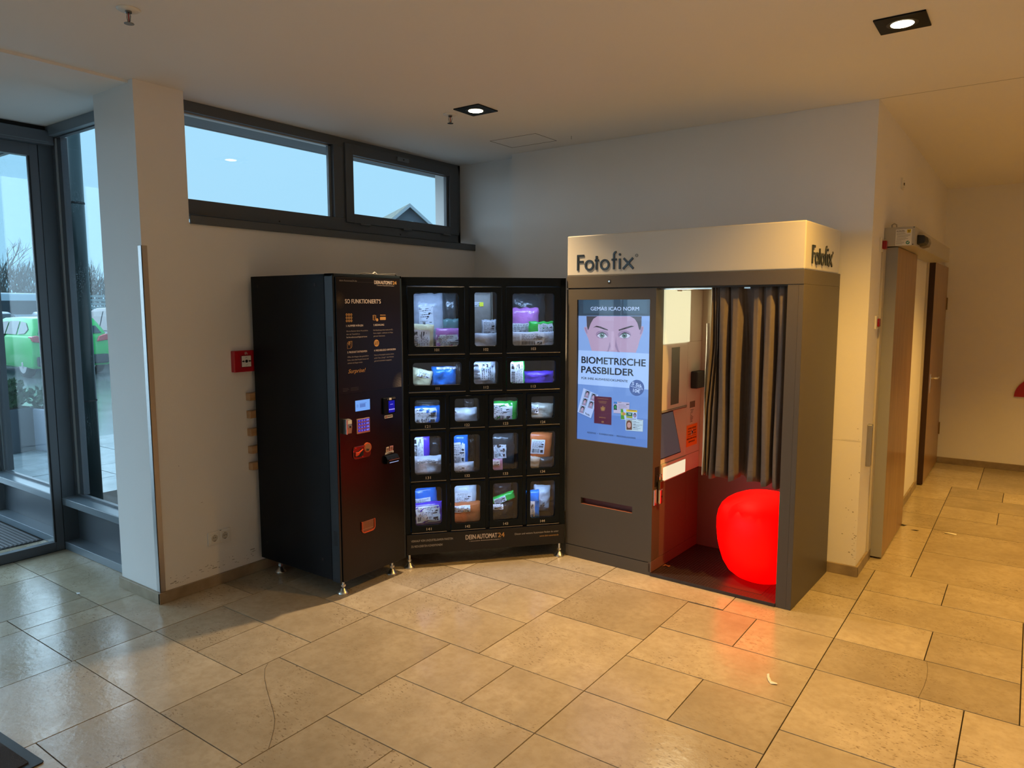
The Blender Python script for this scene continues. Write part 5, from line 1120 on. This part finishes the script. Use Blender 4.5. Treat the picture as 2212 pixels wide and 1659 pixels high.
def car(x, y, rz, paint, label, L=3.9, W=1.68, Hh=1.5, estate=False, name='car', plate=False):
    t_ = thing(name, label, 'car', (x, y, -.055), rz); hw = W/2   # rear at x=0, nose at -L; driver side -y
    body = [(-.04, .30), (-.02, .62), (-.06, .95), (-.12, .98), (-L*.70, .98), (-L*.94, .78), (-L, .62), (-L, .30), (-L+.1, .22), (-.1, .22)]
    mb = MB(); mb.prism(body, -hw, hw, axis='y'); mb.build('body', paint, t_, bevel=.06, seg=3, smooth=True)
    r_ = Hh; cab = [(-.10, .96), (-.20 if not estate else -.06, r_-.28), (-.42 if not estate else -.25, r_-.03), (-1.1, r_), (-L*.50, r_-.03), (-L*.56, r_-.10), (-L*.73, .96)]
    n = len(cab); ins = [0, .10, .16, .17, .16, .14, 0]; v = [(a, -hw+.03+i, b2) for (a, b2), i in zip(cab, ins)]+[(a, hw-.03-i, b2) for (a, b2), i in zip(cab, ins)]
    f = [list(range(n)), list(range(2*n-1, n-1, -1))]+[(i, i+n, (i+1) % n+n, (i+1) % n) for i in range(n)]
    cb_ = MB().add(v, f).build('cabin', paint, t_, bevel=.035, seg=2, smooth=True)
    GW = mat('car_glass', (.02, .035, .045), .3)
    def side(s):
        k = (.985-.96)/(r_-.96)
        def pt(a, b2): tt = (b2-.96)/(r_-.96); return (a, s*(hw-.03-.165*min(1, tt*1.0)+.012), b2)
        out = []
        for q4 in ([(-L*.69, 1.0), (-L*.535, r_-.13), (-L*.40, r_-.10), (-L*.40, 1.0)], [(-L*.385, 1.0), (-L*.385, r_-.10), (-1.0, r_-.09), (-.95, 1.0)], [(-.86, 1.0), (-.92, r_-.10), (-.62, r_-.13), (-.40, 1.12), (-.50, 1.02)]):
            m_ = MB(); vv = [pt(a, b2) for a, b2 in q4]; m_.add(vv+[(a, b2-s*.02, c) for a, b2, c in vv], [list(range(len(vv))), list(range(2*len(vv)-1, len(vv)-1, -1))]); out.append(m_.build('side_window', GW, t_))
    side(1); side(-1)
    xr0, xr1 = (-.105, -.225) if not estate else (-.04, -.10)
    m_ = MB(); m_.add([(xr0+.005, -hw+.16, 1.0), (xr0+.005, hw-.16, 1.0), (xr1-.02+.02, hw-.24, r_-.22), (xr1, -hw+.24, r_-.22)], [(0, 1, 2, 3)]); m_.build('rear_window', GW, t_)
    m_ = MB(); m_.add([(-L*.715, -hw+.12, 1.0), (-L*.715, hw-.12, 1.0), (-L*.575, hw-.22, r_-.10), (-L*.575, -hw+.22, r_-.10)], [(0, 1, 2, 3)]); m_.build('windscreen', GW, t_, loc=(-.02, 0, .015))
    TLm = mat('tail_light', (.55, .02, .03), .2, coat=.5)
    for s in (-1, 1):
        MB().prism([(s*(hw-.32), .80), (s*(hw-.02), .84), (s*(hw+.004), .96), (s*(hw-.10), .985), (s*(hw-.26), .93)], -.22, .0, axis='x').build('tail_light', TLm, t_, bevel=.02)
        MB().prism([(s*(hw-.30), .62), (s*(hw-.02), .66), (s*(hw-.02), .76), (s*(hw-.26), .74)], -L-.01, -L+.2, axis='x').build('headlight', mat('car_lamp', (.6, .65, .7), .1), t_, bevel=.02)
        for xx in (-.62, -L+.72):
            wh = MB().lathe([(.24, -.09), (.30, -.08), (.315, -.04), (.315, .04), (.30, .08), (.24, .09)], (xx, s*(hw-.10), .315), 28, axis='y').build('wheel', RUB, t_, smooth=True)
            MB().lathe([(.215, -.094), (.20, -.085), (.05, -.10), (.04, -.105)], (xx, s*(hw-.10), .315), 20, axis='y').build('hubcap', mat('wheel_alloy', (.35, .36, .37), .3, .8), wh)
            MB().lathe([(.215, .094), (.20, .085), (.05, .10), (.04, .105)], (xx, s*(hw-.10), .315), 20, axis='y').build('hubcap', mat('wheel_alloy'), wh)
        MB().box(-L*.66, -L*.60, s*hw, s*(hw+.14), 1.0, 1.12).build('mirror', paint, t_, bevel=.03) if s > 0 else MB().box(-L*.66, -L*.60, -hw-.14, -hw, 1.0, 1.12).build('mirror', paint, t_, bevel=.03)
    box('rear_bumper', -.05, .04, -hw+.08, hw-.08, .28, .50, mat('bumper_dark', (.03, .035, .04), .5), t_, .03)
    box('number_plate', .04, .05, -.26, .26, .40, .51, PAPER, t_, .005)
    box('door_seam', -L*.39, -L*.385, -hw-.003, hw+.003, .30, 1.0, mat('seam', (.02, .03, .02), .6), t_)
    return t_
GREEN = mat('green_car_paint', (.03, .52, .10), .35, coat=.15); DKB = mat('blue_black_paint', (.02, .035, .055), .35, coat=.1); GRY = mat('grey_blue_paint', (.14, .20, .27), .35, coat=.1); SIL = mat('silver_paint', (.34, .40, .45), .2, .3, coat=.5)
car(-18.3, 7.79, 0, GREEN, 'bright green hatchback seen from behind outside the entrance glass', 4.0, 1.72, 1.40)
car(-18.9, 10.35, 0, DKB, 'dark blue black car parked right of the green hatchback', 4.5, 1.8, 1.62, True)
car(-19.8, 5.0, 0, mat('petrol_paint', (.05, .12, .15), .2, coat=.5), 'petrol dark car left of the green hatchback, mostly outside the photo', 4.4, 1.78, 1.45, True)
car(-28.4, 8.6, 180, GRY, 'grey blue estate car in the second row behind the green hatchback', 4.5, 1.8, 1.5, True)
car(-28.2, 11.3, 180, SIL, 'silver car in the second row behind the dark car', 4.4, 1.76, 1.48)
car(-28.5, 13.9, 180, DKB, 'dark car at the right of the second row', 4.6, 1.8, 1.62, True)
car(-30.8, 15.6, 0, GRY, 'grey blue car in the third row in front of the slatted fence', 4.6, 1.8, 1.5, True)
# white van
vn = thing('delivery_van', 'white delivery van at the back of the car park', 'van', (-31.0, 13.4, -.055), 80)
MB().prism([(0, .35), (0, 2.1), (-3.6, 2.15), (-4.3, 1.35), (-5.2, 1.1), (-5.3, .4)], -.95, .95, axis='y').build('body', mat('van_white', (.55, .60, .66), .3, coat=.3), vn, bevel=.08, smooth=True)
for s in (-1, 1):
    m_ = MB(); m_.prism([(-3.0, 1.3), (-3.0, 1.95), (-3.65, 1.95), (-4.1, 1.35)], s*.955-.005, s*.955+.005, axis='y'); m_.build('side_window', mat('car_glass'), vn)
    box('side_window', -2.7, -.4, s*.955-.005, s*.955+.005, 1.35, 1.85, mat('car_glass'), vn)
    for xx in (-.9, -4.3): MB().lathe([(.25, -.1), (.33, -.08), (.33, .08), (.25, .1)], (xx, s*.86, .33), 20, axis='y').build('wheel', RUB, vn)
MB().add([(-3.72, -.8, 2.08), (-3.72, .8, 2.08), (-4.28, .85, 1.4), (-4.28, -.85, 1.4)], [(0, 1, 2, 3)]).build('windscreen', mat('car_glass'), vn, loc=(-.03, 0, .05))
# slatted fence
fe = thing('slatted_fence', 'pale grey horizontal slat fence behind the parked cars', 'fence', (-36, 14.0, -.055), 90)
FM = mat('fence_grey', (.30, .36, .37), .6)
for k in range(6):
    box('post', k*1.9-.06, k*1.9+.06, -.06, .06, 0, 2.25, FM, fe, .01)
    if k < 5:
        for j in range(11): box('slat', k*1.9+.07, k*1.9+1.83, -.02, .02, .25+j*.18, .25+j*.18+.11, FM, fe)
# gabled house seen through the clerestory
ho = thing('gabled_house', 'grey gabled house top with mossy roof seen through the high window', 'house', (-30, 31.4, -.055), 58)
mb = MB(); mb.prism([(-1.9, 0), (1.9, 0), (1.9, 5.75), (0, 7.35), (-1.9, 5.75)], 0, 7, axis='y'); mb.build('wall', mat('house_slate', (.16, .17, .20), .7), ho)
for s in (-1, 1): mb = MB(); mb.prism([(0, 7.36), (s*2.15, 5.56), (s*2.15, 5.72), (0, 7.52)][::s], -.35, 7.2, axis='y'); mb.build('roof', mat('mossy_roof', (.20, .22, .18), .8, noise_amt=.5, nscale=3), ho)
for s in (-1, 1): mb = MB(); mb.prism([(0, 7.30), (s*2.17, 5.50), (s*2.17, 5.68), (0, 7.50)][::s], -.42, -.35, axis='y'); mb.build('barge_board', mat('barge_white', (.5, .52, .55), .5), ho)
box('window', -.28, .28, -.02, .05, 6.05, 6.55, mat('barge_white'), ho); box('pane', -.22, .22, -.03, -.02, 6.1, 6.5, mat('car_glass'), ho)
# bare trees and hedge at the horizon
BARK = mat('bare_twigs', (.13, .115, .10), .9)
def tree(x, y, h, seed, label):
    rd = random.Random(seed); t_ = thing('bare_tree', label, 'tree', (x, y, -.06), 0, 'bare winter trees behind the car park')
    tr_ = MB(); tw = MB()
    tr_.tube([(0, 0, 0), (.05, .03, h*.25), (.0, .05, h*.5)], [.16, .12, .08], 6)
    def br(p, d, l, r_, k):
        e = p+d*l; (tr_ if k < 2 else tw).tube([p, p.lerp(e, .5)+Vector((rd.uniform(-.1, .1), rd.uniform(-.1, .1), rd.uniform(0, .15)))*l*.4, e], [r_, r_*.75, r_*.45], 4 if k < 2 else 3)
        if k < 4:
            for _ in range(4 if k < 2 else 3):
                nd = (d+Vector((rd.uniform(-.8, .8), rd.uniform(-.8, .8), rd.uniform(-.15, .7)))).normalized(); br(p.lerp(e, rd.uniform(.4, 1)), nd, l*rd.uniform(.55, .75), r_*.55, k+1)
    for i in range(6):
        a = rd.uniform(0, 6.28); br(Vector((0, 0, h*rd.uniform(.22, .5))), Vector((math.cos(a)*.6, math.sin(a)*.6, .9)).normalized(), h*.27, .06, 1)
    tr_.build('trunk', BARK, t_); o = tw.build('twigs', BARK, t_); o['kind'] = 'stuff'
random.seed(9)
TL = [(-52, 14.5, 5.2, 'leftmost bare tree at the far edge of the car park, behind the door glass'), (-50, 17.6, 5.6, 'tall bare tree behind the white van'), (-54, 20.5, 5.0, 'bare tree just left of the steel column'), (-52, 23.2, 4.7, 'bare tree above the slatted fence, next to the steel column'), (-50, 25.0, 4.9, 'bare tree above the slatted fence, next to the pier'), (-49, 11, 4.8, 'bare tree at the extreme left of the photo')]
for i, (x, y, h, l) in enumerate(TL): tree(x, y, h, i+3, l)
hg = MB(); rd = random.Random(1)
for i in range(9000):
    y_ = rd.uniform(2, 34); x_ = -62+rd.uniform(-1.5, 1.5)-y_*.0; z_ = rd.random()**.8*(4.4+.5*math.sin(y_*.8)+.3*math.sin(y_*2.1)); l = rd.uniform(.5, 1.1); dy = rd.uniform(-.35, .35)
    hg.add([(x_, y_-.025, z_-.06), (x_, y_+.025, z_-.06), (x_+rd.uniform(-.3, .3), y_+dy, z_+l)], [(0, 1, 2)])
o = hg.build('leafless_hedge', BARK); tag(o, 'tall brown leafless hedgerow along the horizon beyond the car park', 'hedge', kind='stuff')
